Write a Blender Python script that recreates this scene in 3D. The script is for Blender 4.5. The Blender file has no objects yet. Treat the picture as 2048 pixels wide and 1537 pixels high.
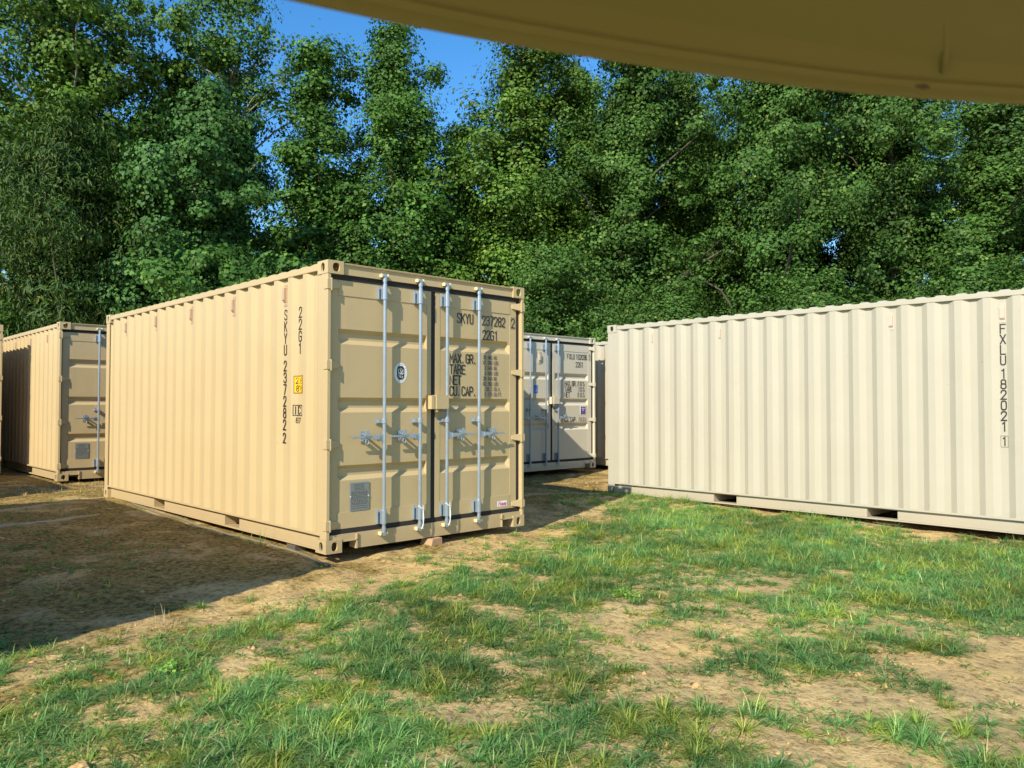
import bpy, math, random
import numpy as np
from mathutils import Vector, Matrix
random.seed(7)
rng = np.random.default_rng(11)
S = bpy.context.scene
COL = S.collection
PI = math.pi

# ------------------------------------------------------------------ camera
cam_d = bpy.data.cameras.new('camera')
cam = bpy.data.objects.new('camera', cam_d); COL.objects.link(cam)
cam.location = (-3.6091, -6.0803, 1.3042)
cam.rotation_euler = (1.598116, -0.0008, -0.76713)
cam_d.sensor_width = 36.0
cam_d.lens = 36.0 * 1570.0 / 2048.0
cam_d.clip_start = 0.05; cam_d.clip_end = 2000
cam_d.dof.use_dof = True; cam_d.dof.focus_distance = 7.0; cam_d.dof.aperture_fstop = 11.0
S.camera = cam

# ------------------------------------------------------------------ light
SUN_EL = math.radians(34.1); SUN_AZ = math.radians(19.3)     # light travels towards +x, a little +y
to_sun = Vector((-math.cos(SUN_EL)*math.cos(SUN_AZ), -math.cos(SUN_EL)*math.sin(SUN_AZ), math.sin(SUN_EL)))
sl = bpy.data.lights.new('sun', 'SUN'); sl.energy = 4.6; sl.angle = math.radians(0.5); sl.color = (1.0, 0.93, 0.80)
so = bpy.data.objects.new('sun', sl); COL.objects.link(so); so.location = (-20, -8, 20)
so.rotation_euler = to_sun.to_track_quat('Z', 'Y').to_euler()
W = bpy.data.worlds.new('World'); S.world = W; W.use_nodes = True
wn = W.node_tree; wn.nodes.clear()
sky = wn.nodes.new('ShaderNodeTexSky'); sky.sky_type = 'NISHITA'; sky.sun_disc = False
sky.sun_elevation = SUN_EL
sky.sun_rotation = math.atan2(to_sun.x, to_sun.y)
sky.air_density = 1.0; sky.dust_density = 0.15; sky.ozone_density = 3.0
bg = wn.nodes.new('ShaderNodeBackground'); bg.inputs[1].default_value = 0.10
wo = wn.nodes.new('ShaderNodeOutputWorld')
hs = wn.nodes.new('ShaderNodeHueSaturation'); hs.inputs['Saturation'].default_value = 1.30; hs.inputs['Value'].default_value = 1.5
wn.links.new(sky.outputs[0], hs.inputs['Color']); wn.links.new(hs.outputs[0], bg.inputs[0]); wn.links.new(bg.outputs[0], wo.inputs[0])
S.view_settings.view_transform = 'Standard'; S.view_settings.look = 'None'
S.view_settings.exposure = 0.60; S.view_settings.gamma = 1.0; S.view_settings.use_curve_mapping = False

# ------------------------------------------------------------------ materials
def new_mat(name):
    m = bpy.data.materials.new(name); m.use_nodes = True
    nt = m.node_tree
    return m, nt, nt.nodes['Principled BSDF'], nt.nodes['Material Output']
def N(nt, t, **kw):
    n = nt.nodes.new(t)
    for k, v in kw.items(): setattr(n, k, v)
    return n
def ramp(nt, stops, fac=None, interp='LINEAR'):
    r = N(nt, 'ShaderNodeValToRGB'); r.color_ramp.interpolation = interp
    els = r.color_ramp.elements
    while len(els) > 1: els.remove(els[-1])
    els[0].position = stops[0][0]; els[0].color = (*stops[0][1], 1)
    for p, c in stops[1:]:
        e = els.new(p); e.color = (*c, 1)
    if fac is not None: nt.links.new(fac, r.inputs[0])
    return r
def noise(nt, scale, detail=4, rough=.55, vec=None, dist=0.):
    n = N(nt, 'ShaderNodeTexNoise'); n.inputs['Scale'].default_value = scale
    n.inputs['Detail'].default_value = detail; n.inputs['Roughness'].default_value = rough
    n.inputs['Distortion'].default_value = dist
    if vec is not None: nt.links.new(vec, n.inputs['Vector'])
    return n
def mixc(nt, a, b, fac, mode='MIX'):
    m = N(nt, 'ShaderNodeMix', data_type='RGBA', blend_type=mode)
    for i, v in ((0, fac), (6, a), (7, b)):
        if hasattr(v, 'is_output'): nt.links.new(v, m.inputs[i])
        else: m.inputs[i].default_value = v if i == 0 else (*v, 1)
    return m.outputs[2]
def paint(name, c, dirt=(.34, .25, .14), rough=.42):
    m, nt, b, o = new_mat(name)
    tc = N(nt, 'ShaderNodeTexCoord')
    n1 = noise(nt, 1.3, 5, .6, tc.outputs['Object'])
    v = mixc(nt, tuple(x*.93 for x in c), tuple(min(1, x*1.03) for x in c), n1.outputs[0])
    # thin vertical run marks of dust
    mp = N(nt, 'ShaderNodeMapping'); mp.inputs['Scale'].default_value = (14, 14, .5)
    nt.links.new(tc.outputs['Object'], mp.inputs[0])
    n2 = noise(nt, 1.0, 3, .6, mp.outputs[0])
    r2 = ramp(nt, [(.56, (0, 0, 0)), (.80, (.13, .13, .13))], n2.outputs[0])
    v = mixc(nt, v, dirt, r2.outputs[0])
    # splashed mud near the foot of the box, and small specks
    sx = N(nt, 'ShaderNodeSeparateXYZ'); nt.links.new(tc.outputs['Object'], sx.inputs[0])
    n3 = noise(nt, 9, 5, .7, tc.outputs['Object'])
    ad = N(nt, 'ShaderNodeMath', operation='MULTIPLY_ADD'); nt.links.new(n3.outputs[0], ad.inputs[0]); ad.inputs[1].default_value = -.13
    nt.links.new(sx.outputs[2], ad.inputs[2])
    r3 = ramp(nt, [(.0, (.30, .30, .30)), (.12, (0, 0, 0))], ad.outputs[0])
    v = mixc(nt, v, dirt, r3.outputs[0])
    n4 = noise(nt, 34, 2, .5, tc.outputs['Object'])
    r4 = ramp(nt, [(.775, (0, 0, 0)), (.80, (.6, .6, .6))], n4.outputs[0])
    v = mixc(nt, v, (.16, .07, .03), r4.outputs[0])
    nt.links.new(v, b.inputs['Base Color'])
    rr = N(nt, 'ShaderNodeMapRange'); nt.links.new(n1.outputs[0], rr.inputs[0]); rr.inputs[3].default_value = rough-.06; rr.inputs[4].default_value = rough+.12
    nt.links.new(rr.outputs[0], b.inputs['Roughness'])
    b.inputs['Specular IOR Level'].default_value = .3
    nb = noise(nt, 3.0, 3, .5, tc.outputs['Object'])
    bp = N(nt, 'ShaderNodeBump'); bp.inputs['Strength'].default_value = .25; bp.inputs['Distance'].default_value = .02
    nt.links.new(nb.outputs[0], bp.inputs['Height']); nt.links.new(bp.outputs[0], b.inputs['Normal'])
    return m
def simple(name, c, rough=.6, metal=0., var=.12, scale=20.):
    m, nt, b, o = new_mat(name)
    tc = N(nt, 'ShaderNodeTexCoord'); n = noise(nt, scale, 4, .6, tc.outputs['Object'])
    v = mixc(nt, tuple(x*(1-var) for x in c), tuple(min(1, x*(1+var)) for x in c), n.outputs[0])
    nt.links.new(v, b.inputs['Base Color']); b.inputs['Roughness'].default_value = rough; b.inputs['Metallic'].default_value = metal
    return m
M = {}
M['tan'] = paint('tan_paint', (.50, .375, .19))
M['cream'] = paint('cream_paint', (.435, .395, .295))
M['cream2'] = paint('lit_cream_paint', (.62, .545, .39))  # cream lightened and warmed, putting missing light into the colour
M['rubber'] = simple('black_rubber', (.022, .018, .016), .8)
M['galv'] = simple('galvanised_steel', (.36, .42, .47), .38, .6, .18, 14)
M['ink'] = simple('black_lettering', (.022, .02, .016), .6)
M['inkgrey'] = simple('grey_lettering', (.10, .09, .08), .6)
M['white'] = simple('white_print', (.80, .80, .76), .5, 0, .04)
M['yellow'] = simple('yellow_sticker', (.85, .45, .01), .5, 0, .04)
M['blue'] = simple('blue_sticker', (.04, .13, .50), .5, 0, .05)
M['purple'] = simple('purple_sticker', (.055, .04, .22), .5, 0, .05)
M['pink'] = simple('pink_print', (.70, .06, .20), .5, 0, .05)
M['plate'] = simple('grey_plate', (.23, .24, .22), .5, .3, .08)
M['rust'] = simple('primer_rust', (.40, .13, .05), .7, 0, .4, 9)
M['wood'] = simple('timber', (.42, .25, .13), .8, 0, .25, 12)
M['bark'] = simple('bark', (.10, .080, .058), .9, 0, .45, 6)
M['palebark'] = simple('pale_bark', (.26, .23, .18), .9, 0, .4, 5)
M['oldwood'] = simple('weathered_wood', (.17, .14, .075), .9, 0, .3, 12)
M['cement'] = simple('pale_cement', (.40, .33, .20), .9, 0, .25, 4)
M['clay'] = simple('orange_clay', (.50, .30, .12), .95, 0, .2, 14)
M['visor'] = paint('shaded_tan_paint', (.215, .196, .078), rough=.6)  # tan paint with the overhead shade put into its darkened colour

def leafmat(name, stops, rough=.5, trans=.32, spec=.3, hue=False):
    m, nt, b, o = new_mat(name)
    g = N(nt, 'ShaderNodeNewGeometry')
    tc = N(nt, 'ShaderNodeTexCoord')
    r = ramp(nt, stops, g.outputs['Random Per Island'])
    nz = noise(nt, .7, 2, .5, tc.outputs['Object'])
    mr = N(nt, 'ShaderNodeMapRange'); nt.links.new(nz.outputs[0], mr.inputs[0]); mr.inputs[1].default_value = .3; mr.inputs[2].default_value = .7
    mr.inputs[3].default_value = .62; mr.inputs[4].default_value = 1.42
    src = r.outputs[0]
    if hue:      # tufts differ: blue-green ones and yellow-green ones
        nh = noise(nt, 4.2, 2, .5, tc.outputs['Object']); rh = ramp(nt, [(.40, (.72, .92, 1.0)), (.52, (1, 1, 1)), (.62, (1.35, 1.10, .72))], nh.outputs[0])
        src = mixc(nt, src, rh.outputs[0], 1.0, 'MULTIPLY')
    vm = N(nt, 'ShaderNodeVectorMath', operation='SCALE'); nt.links.new(src, vm.inputs[0]); nt.links.new(mr.outputs[0], vm.inputs['Scale'])
    nt.links.new(vm.outputs[0], b.inputs['Base Color'])
    b.inputs['Roughness'].default_value = rough; b.inputs['Specular IOR Level'].default_value = spec
    t = N(nt, 'ShaderNodeBsdfTranslucent')
    vm2 = N(nt, 'ShaderNodeVectorMath', operation='MULTIPLY'); nt.links.new(vm.outputs[0], vm2.inputs[0]); vm2.inputs[1].default_value = (1.25, 1.5, .6)
    nt.links.new(vm2.outputs[0], t.inputs['Color'])
    mx = N(nt, 'ShaderNodeMixShader'); mx.inputs[0].default_value = trans
    nt.links.new(b.outputs[0], mx.inputs[1]); nt.links.new(t.outputs[0], mx.inputs[2]); nt.links.new(mx.outputs[0], o.inputs['Surface'])
    return m
M['leaf_mid'] = leafmat('mid_green_leaves', [(0, (0.034, 0.092, 0.015)), (.5, (0.056, 0.132, 0.021)), (.9, (0.085, 0.172, 0.027)), (1, (0.130, 0.200, 0.041))], .5, .14, .14)
M['leaf_lime'] = leafmat('bright_green_leaves', [(0, (0.042, 0.097, 0.012)), (.5, (0.071, 0.143, 0.019)), (.9, (0.109, 0.189, 0.027)), (1, (0.175, 0.204, 0.043))], .5, .14, .14)
M['leaf_dark'] = leafmat('dark_glossy_leaves', [(0, (0.023, 0.054, 0.011)), (.6, (0.043, 0.086, 0.015)), (.93, (0.070, 0.114, 0.021)), (1, (0.154, 0.164, 0.047))], .5, .14, .14)
M['leaf_deep'] = leafmat('deep_green_leaves', [(0, (0.029, 0.079, 0.016)), (.6, (0.046, 0.115, 0.023)), (1, (0.077, 0.151, 0.034))], .5, .14, .14)
M['vine'] = leafmat('vine_leaves', [(0, (0.031, 0.080, 0.015)), (.5, (0.052, 0.114, 0.020)), (.93, (0.077, 0.148, 0.027)), (.985, (0.142, 0.205, 0.038)), (1, (0.207, 0.212, 0.054))], .5, .14, .14)
M['grass'] = leafmat('grass_blades', [(0, (.12, .22, .060)), (.45, (.175, .30, .075)), (.8, (.25, .37, .09)), (.93, (.38, .42, .13)), (1, (.62, .52, .27))], .5, .34, .3, True)
M['straw'] = leafmat('dry_straw', [(0, (.30, .20, .10)), (.6, (.48, .35, .19)), (1, (.62, .50, .32))], .7, .25, .2)
M['weed'] = leafmat('weed_leaves', [(0, (.19, .35, .05)), (1, (.28, .46, .08))], .5, .35, .4)

# ground
def ground_mat():
    m, nt, b, o = new_mat('clay_and_moss_soil')
    tc = N(nt, 'ShaderNodeTexCoord'); P = tc.outputs['Object']
    n1 = noise(nt, .55, 6, .62, P, .3); n2 = noise(nt, 3.1, 7, .66, P, .2); n3 = noise(nt, 22, 6, .7, P); n4 = noise(nt, 1.4, 5, .6, P, .6)
    base = ramp(nt, [(.30, (.20, .155, .095)), (.44, (.43, .305, .135)), (.54, (.60, .415, .165)), (.68, (.74, .54, .24))], n2.outputs[0])
    big = ramp(nt, [(.38, (.43, .33, .16)), (.62, (.68, .44, .155))], n1.outputs[0])
    c = mixc(nt, base.outputs[0], big.outputs[0], .45)
    # grey-brown litter and olive moss thickening towards the back left
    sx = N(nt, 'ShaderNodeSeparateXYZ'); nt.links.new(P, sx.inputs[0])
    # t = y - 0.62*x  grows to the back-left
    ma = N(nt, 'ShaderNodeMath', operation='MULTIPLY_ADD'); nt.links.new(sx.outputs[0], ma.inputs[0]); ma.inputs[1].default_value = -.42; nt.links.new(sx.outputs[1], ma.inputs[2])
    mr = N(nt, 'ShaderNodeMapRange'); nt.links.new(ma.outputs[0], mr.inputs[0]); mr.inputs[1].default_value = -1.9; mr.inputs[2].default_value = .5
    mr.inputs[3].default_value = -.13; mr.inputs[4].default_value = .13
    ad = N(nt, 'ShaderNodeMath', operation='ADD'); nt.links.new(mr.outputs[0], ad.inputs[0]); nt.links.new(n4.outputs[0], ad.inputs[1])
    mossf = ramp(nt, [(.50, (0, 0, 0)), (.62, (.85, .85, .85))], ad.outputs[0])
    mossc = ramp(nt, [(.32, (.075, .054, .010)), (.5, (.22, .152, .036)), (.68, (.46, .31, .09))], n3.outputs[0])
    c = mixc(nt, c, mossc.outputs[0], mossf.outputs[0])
    speck = ramp(nt, [(.38, (.46, .42, .36)), (.5, (1, 1, 1)), (.7, (1.0, 1.0, 1.0)), (.76, (1.28, 1.25, 1.18))], n3.outputs[0])
    c = mixc(nt, c, speck.outputs[0], .85, 'MULTIPLY')
    vo = N(nt, 'ShaderNodeTexVoronoi'); vo.inputs['Scale'].default_value = 55; nt.links.new(P, vo.inputs['Vector'])
    pb = ramp(nt, [(.10, (.62, .58, .55)), (.22, (1, 1, 1))], vo.outputs['Distance'])
    c = mixc(nt, c, pb.outputs[0], .5, 'MULTIPLY')
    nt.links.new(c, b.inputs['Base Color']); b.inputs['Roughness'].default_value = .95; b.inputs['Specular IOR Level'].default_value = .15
    mm = N(nt, 'ShaderNodeMath', operation='MULTIPLY_ADD'); nt.links.new(n3.outputs[0], mm.inputs[0]); mm.inputs[1].default_value = .45; nt.links.new(n2.outputs[0], mm.inputs[2])
    bp = N(nt, 'ShaderNodeBump'); bp.inputs['Strength'].default_value = .9; bp.inputs['Distance'].default_value = .05
    nt.links.new(mm.outputs[0], bp.inputs['Height']); nt.links.new(bp.outputs[0], b.inputs['Normal'])
    return m
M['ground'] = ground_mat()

# ------------------------------------------------------------------ mesh helpers
class MB:
    def __init__(s): s.v = []; s.f = []; s.m = []
    def add(s, vs, fs, mi=0):
        k = len(s.v); s.v += [tuple(q) for q in vs]; s.f += [tuple(i+k for i in f) for f in fs]; s.m += [mi]*len(fs); return s
    def box(s, x0, x1, y0, y1, z0, z1, mi=0, M4=None):
        vs = [(x, y, z) for x in (x0, x1) for y in (y0, y1) for z in (z0, z1)]
        if M4 is not None: vs = [M4 @ Vector(q) for q in vs]
        return s.add(vs, [(0, 1, 3, 2), (4, 6, 7, 5), (0, 4, 5, 1), (2, 3, 7, 6), (0, 2, 6, 4), (1, 5, 7, 3)], mi)
    def tube(s, pts, r, n=8, mi=0, cap=True):
        rs = r if isinstance(r, (list, tuple)) else [r]*len(pts)
        pts = [Vector(q) for q in pts]; rings = []; k = len(s.v)
        for i, q in enumerate(pts):
            d = (pts[min(i+1, len(pts)-1)]-pts[max(i-1, 0)]).normalized()
            a = d.orthogonal().normalized() if i == 0 else (s_a - d*s_a.dot(d)).normalized()
            s_a = a; b_ = d.cross(a)
            for j in range(n):
                t = 2*PI*j/n; s.v.append(tuple(q+(a*math.cos(t)+b_*math.sin(t))*rs[i]))
        for i in range(len(pts)-1):
            for j in range(n):
                j2 = (j+1) % n; s.f.append((k+i*n+j, k+i*n+j2, k+(i+1)*n+j2, k+(i+1)*n+j)); s.m.append(mi)
        if cap:
            s.f.append(tuple(k+j for j in reversed(range(n)))); s.m.append(mi)
            s.f.append(tuple(k+(len(pts)-1)*n+j for j in range(n))); s.m.append(mi)
        return s
    def prism(s, poly, axis, a0, a1, mi=0):
        # poly: 2D points in the two other axes (in xyz order)
        def mk(q, a):
            return (a, q[0], q[1]) if axis == 0 else (q[0], a, q[1]) if axis == 1 else (q[0], q[1], a)
        n = len(poly)
        return s.add([mk(q, a0) for q in poly]+[mk(q, a1) for q in poly],
                     [tuple(range(n)), tuple(range(2*n-1, n-1, -1))]+[(i, i+n, (i+1) % n+n, (i+1) % n) for i in range(n)], mi)
    def build(s, name, mats, parent=None, bevel=0, smooth=False):
        me = bpy.data.meshes.new(name); me.from_pydata(s.v, [], s.f)
        mats = mats if isinstance(mats, (list, tuple)) else [mats]
        for q in mats: me.materials.append(q)
        if len(mats) > 1: me.polygons.foreach_set('material_index', s.m)
        if smooth: me.polygons.foreach_set('use_smooth', [True]*len(s.f))
        me.update()
        o = bpy.data.objects.new(name, me); COL.objects.link(o)
        if parent is not None: o.parent = parent
        if bevel:
            b = o.modifiers.new('bevel', 'BEVEL'); b.width = bevel; b.segments = 2; b.limit_method = 'ANGLE'; b.angle_limit = math.radians(40)
        return o
def empty(name, loc, rz=0, label=None, cat=None, group=None):
    o = bpy.data.objects.new(name, None); COL.objects.link(o); o.location = loc; o.rotation_euler = (0, 0, rz); o.empty_display_size = .3
    tag(o, label, cat, group); return o
def tag(o, label=None, cat=None, group=None, kind=None):
    if label: o['label'] = label
    if cat: o['category'] = cat
    if group: o['group'] = group
    if kind: o['kind'] = kind
    return o
def np_mesh(name, V, F, mat, parent=None, smooth=False):
    """V (n,3) float, F (m,k) int with a constant k"""
    me = bpy.data.meshes.new(name)
    me.vertices.add(len(V)); me.vertices.foreach_set('co', V.astype(np.float32).ravel())
    k = F.shape[1]; me.loops.add(F.size); me.loops.foreach_set('vertex_index', F.astype(np.int32).ravel())
    me.polygons.add(len(F)); me.polygons.foreach_set('loop_start', np.arange(0, F.size, k, dtype=np.int32))
    me.polygons.foreach_set('loop_total', np.full(len(F), k, dtype=np.int32))
    if smooth: me.polygons.foreach_set('use_smooth', np.ones(len(F), dtype=bool))
    me.materials.append(mat); me.update(calc_edges=True)
    o = bpy.data.objects.new(name, me); COL.objects.link(o)
    if parent is not None: o.parent = parent
    return o

# ------------------------------------------------------------------ stroke lettering
GL = {
 'A': [[(0, 0), (.5, 1), (1, 0)], [(.2, .32), (.8, .32)]],
 'B': [[(0, 0), (0, 1), (.75, 1), (.95, .88), (.95, .64), (.75, .53), (0, .53)], [(.75, .53), (1, .40), (1, .14), (.75, 0), (0, 0)]],
 'C': [[(1, .78), (.95, .92), (.7, 1), (.3, 1), (.05, .90), (0, .75), (0, .25), (.05, .1), (.3, 0), (.7, 0), (.95, .08), (1, .22)]],
 'E': [[(1, 1), (0, 1), (0, 0), (1, 0)], [(0, .53), (.8, .53)]],
 'F': [[(1, 1), (0, 1), (0, 0)], [(0, .53), (.8, .53)]],
 'G': [[(1, .78), (.95, .92), (.7, 1), (.3, 1), (.05, .90), (0, .75), (0, .25), (.05, .1), (.3, 0), (.7, 0), (.95, .08), (1, .25), (1, .48), (.55, .48)]],
 'I': [[(.5, 0), (.5, 1)]],
 'K': [[(0, 0), (0, 1)], [(1, 1), (.05, .45)], [(.32, .62), (1, 0)]],
 'L': [[(0, 1), (0, 0), (.95, 0)]],
 'M': [[(0, 0), (0, 1), (.5, .35), (1, 1), (1, 0)]],
 'N': [[(0, 0), (0, 1), (1, 0), (1, 1)]],
 'P': [[(0, 0), (0, 1), (.75, 1), (1, .88), (1, .58), (.75, .46), (0, .46)]],
 'R': [[(0, 0), (0, 1), (.75, 1), (1, .88), (1, .60), (.75, .48), (0, .48)], [(.55, .48), (1, 0)]],
 'S': [[(1, .80), (.92, .94), (.68, 1), (.3, 1), (.06, .92), (0, .76), (.06, .62), (.9, .40), (1, .24), (.94, .08), (.7, 0), (.3, 0), (.06, .07), (0, .2)]],
 'T': [[(0, 1), (1, 1)], [(.5, 1), (.5, 0)]],
 'U': [[(0, 1), (0, .22), (.08, .08), (.3, 0), (.7, 0), (.92, .08), (1, .22), (1, 1)]],
 'X': [[(0, 0), (1, 1)], [(0, 1), (1, 0)]],
 'Y': [[(0, 1), (.5, .45), (1, 1)], [(.5, .45), (.5, 0)]],
 '0': [[(.5, 0), (.3, 0), (.06, .1), (0, .25), (0, .75), (.06, .9), (.3, 1), (.7, 1), (.94, .9), (1, .75), (1, .25), (.94, .1), (.7, 0), (.5, 0)]],
 '1': [[(.25, .84), (.6, 1), (.6, 0)]],
 '2': [[(0, .76), (.05, .92), (.3, 1), (.7, 1), (.95, .92), (1, .76), (.92, .60), (0, 0), (1, 0)]],
 '3': [[(0, .80), (.06, .93), (.3, 1), (.7, 1), (.94, .92), (.96, .68), (.84, .56), (.42, .53)], [(.84, .55), (1, .40), (1, .18), (.92, .07), (.7, 0), (.3, 0), (.06, .07), (0, .2)]],
 '4': [[(.75, 0), (.75, 1), (0, .28), (1, .28)]],
 '5': [[(.95, 1), (.08, 1), (.02, .55), (.3, .62), (.7, .62), (.94, .52), (1, .34), (.94, .08), (.7, 0), (.3, 0), (.05, .07), (0, .18)]],
 '6': [[(.95, .86), (.7, 1), (.3, 1), (.05, .88), (0, .72), (0, .2), (.1, .06), (.3, 0), (.7, 0), (.95, .08), (1, .26), (1, .38), (.92, .52), (.7, .58), (.3, .58), (.03, .48)]],
 '7': [[(0, 1), (1, 1), (.35, 0)]],
 '8': [[(.5, .54), (.25, .54), (.06, .64), (.04, .86), (.25, 1), (.75, 1), (.96, .86), (.94, .64), (.75, .54), (.5, .54)], [(.25, .54), (.02, .42), (0, .14), (.25, 0), (.75, 0), (1, .14), (.98, .42), (.75, .54)]],
 '.': [[(.3, 0), (.3, .09)]],
 'i': [[(.5, 0), (.5, .66)], [(.5, .82), (.5, .96)]],
 'c': [[(1, .55), (.7, .66), (.3, .66), (0, .5), (0, .16), (.3, 0), (.7, 0), (1, .11)]],
 'm': [[(0, 0), (0, .62)], [(0, .5), (.2, .62), (.42, .58), (.5, .45), (.5, 0)], [(.5, .45), (.65, .62), (.88, .62), (1, .45), (1, 0)]],
 "'": [[(.4, 1), (.4, .75)]],
 'u': [[(0, .66), (0, .14), (.2, 0), (.6, 0), (.95, .2)], [(.95, .66), (.95, 0)]],
 'w': [[(0, .66), (.22, 0), (.5, .5), (.78, 0), (1, .66)]],
 'a': [[(.95, .66), (.95, 0)], [(.95, .5), (.6, .66), (.25, .62), (0, .42), (0, .2), (.2, 0), (.6, 0), (.95, .2)]],
}
def strokes_mesh(mb, strokes, fn, th, mi=0):
    """strokes: list of polylines in (s, z) metres; fn(s, z, lift) -> 3D; th stroke width"""
    for si, st in enumerate(strokes):
        P = [Vector(q) for q in st]; n = len(P); L = []; Rr = []
        for i in range(n):
            d1 = (P[i]-P[i-1]).normalized() if i > 0 else None
            d2 = (P[i+1]-P[i]).normalized() if i < n-1 else None
            if d1 is None: d1 = d2
            if d2 is None: d2 = d1
            nn = Vector((-(d1+d2).y, (d1+d2).x))
            if nn.length < 1e-6: nn = Vector((-d1.y, d1.x))
            nn.normalize(); c = max(.45, nn.dot(Vector((-d1.y, d1.x))))
            ext = Vector((0, 0))
            if i == 0: ext = -d1*th*.5
            if i == n-1: ext = d1*th*.5
            o = nn*(th/2/c); L.append(P[i]+o+ext); Rr.append(P[i]-o+ext)
        lift = .0025+.0004*si
        vs = [fn(q.x, q.y, lift) for q in L]+[fn(q.x, q.y, lift) for q in Rr]
        mb.add(vs, [(i, i+1, n+i+1, n+i) for i in range(n-1)], mi)
def text_strokes(txt, s0, ztop, w, h, adv, shear=0.):
    out = []
    for k, ch in enumerate(txt):
        for st in GL.get(ch, []):
            out.append([(s0+k*adv+q[0]*w+shear*q[1]*h, ztop-h+q[1]*h) for q in st])
    return out
def vtext_strokes(txt, sc, ztop, w, h, pitch):
    out = []
    for k, ch in enumerate(txt):
        for st in GL.get(ch, []):
            out.append([(sc-w/2+q[0]*w, ztop-k*pitch-h+q[1]*h) for q in st])
    return out

# ------------------------------------------------------------------ shipping container
CW, CL, CH = 2.438, 6.058, 2.591
PITCH, FLOOR, SLOPE, DEPTH = .2795, .070, .068, .036
def side_breaks(ref):
    """list of (y, depth) along a side, ref = centre of one recessed floor"""
    out = [(.10, 0.)]; k0 = math.ceil((.165-ref)/PITCH)
    c = ref+k0*PITCH
    while c < CL-.17:
        a = FLOOR/2
        out += [(c-a-SLOPE, 0.), (c-a, DEPTH), (c+a, DEPTH), (c+a+SLOPE, 0.)]
        c += PITCH
    out.append((CL-.10, 0.))
    return out
def prof(br, y):
    for (a, da), (b, db) in zip(br, br[1:]):
        if a <= y <= b: return da+(db-da)*(y-a)/(b-a)
    return 0.
def oval_plate(mb, org, U, V, w, h, cx, cy, rw, rh, inward, depth=.02, n=20, shape='oval'):
    """rectangle w x h in plane (U,V) with an oval hole; a short wall goes inward"""
    org, U, V, I = Vector(org), Vector(U), Vector(V), Vector(inward)
    inner, outer = [], []
    for i in range(n):
        t = 2*PI*(i+.5)/n; c, s = math.cos(t), math.sin(t)
        e = 2.6
        q = (abs(c)**e+abs(s)**e)**(-1/e)
        inner.append((cx+c*q*rw, cy+s*q*rh))
        k = min((w-cx)/c if c > 0 else (-cx)/c if c < 0 else 9, (h-cy)/s if s > 0 else (-cy)/s if s < 0 else 9)
        outer.append((cx+c*k, cy+s*k))
    # put exact corners on the nearest outer points
    for cor in ((0, 0), (w, 0), (0, h), (w, h)):
        j = min(range(n), key=lambda i: (outer[i][0]-cor[0])**2+(outer[i][1]-cor[1])**2); outer[j] = cor
    P = lambda q, d=0: org+U*q[0]+V*q[1]+I*d
    vs = [P(q) for q in outer]+[P(q) for q in inner]+[P(q, depth) for q in inner]
    fs = [(i, (i+1) % n, n+(i+1) % n, n+i) for i in range(n)]+[(n+i, n+(i+1) % n, 2*n+(i+1) % n, 2*n+i) for i in range(n)]
    mb.add(vs, fs)
def casting(mb, sx, sy, top):
    """corner casting; sx, sy = 0/1 which corner"""
    a, b, c = .162, .178, .118
    x0, x1 = (0, a) if sx == 0 else (CW-a, CW)
    y0, y1 = (0, b) if sy == 0 else (CL-b, CL)
    z0, z1 = (CH-c, CH) if top else (0, c)
    # x face (outer)
    xo = x0 if sx == 0 else x1; xi = x1 if sx == 0 else x0
    yo = y0 if sy == 0 else y1; yi = y1 if sy == 0 else y0
    oval_plate(mb, (xo, y0, z0), (0, 1, 0), (0, 0, 1), b, c, (.086 if sy == 0 else b-.086), c/2, .030, .040, (1 if sx == 0 else -1, 0, 0))
    oval_plate(mb, (x0, yo, z0), (1, 0, 0), (0, 0, 1), a, c, (.086 if sx == 0 else a-.086), c/2, .036 if top else .030, .040, (0, 1 if sy == 0 else -1, 0))
    mb.add([(xi, y0, z0), (xi, y1, z0), (xi, y1, z1), (xi, y0, z1)], [(0, 1, 2, 3)])
    mb.add([(x0, yi, z0), (x1, yi, z0), (x1, yi, z1), (x0, yi, z1)], [(0, 1, 2, 3)])
    if top:
        oval_plate(mb, (x0, y0, z1), (1, 0, 0), (0, 1, 0), a, b, a/2, b/2, .03, .055, (0, 0, -1))
        mb.add([(x0, y0, z0), (x1, y0, z0), (x1, y1, z0), (x0, y1, z0)], [(0, 1, 2, 3)])
    else:
        mb.add([(x0, y0, z1), (x1, y0, z1), (x1, y1, z1), (x0, y1, z1)], [(0, 1, 2, 3)])
        oval_plate(mb, (x0, y0, z0), (1, 0, 0), (0, 1, 0), a, b, a/2, b/2, .03, .055, (0, 0, 1))

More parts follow.
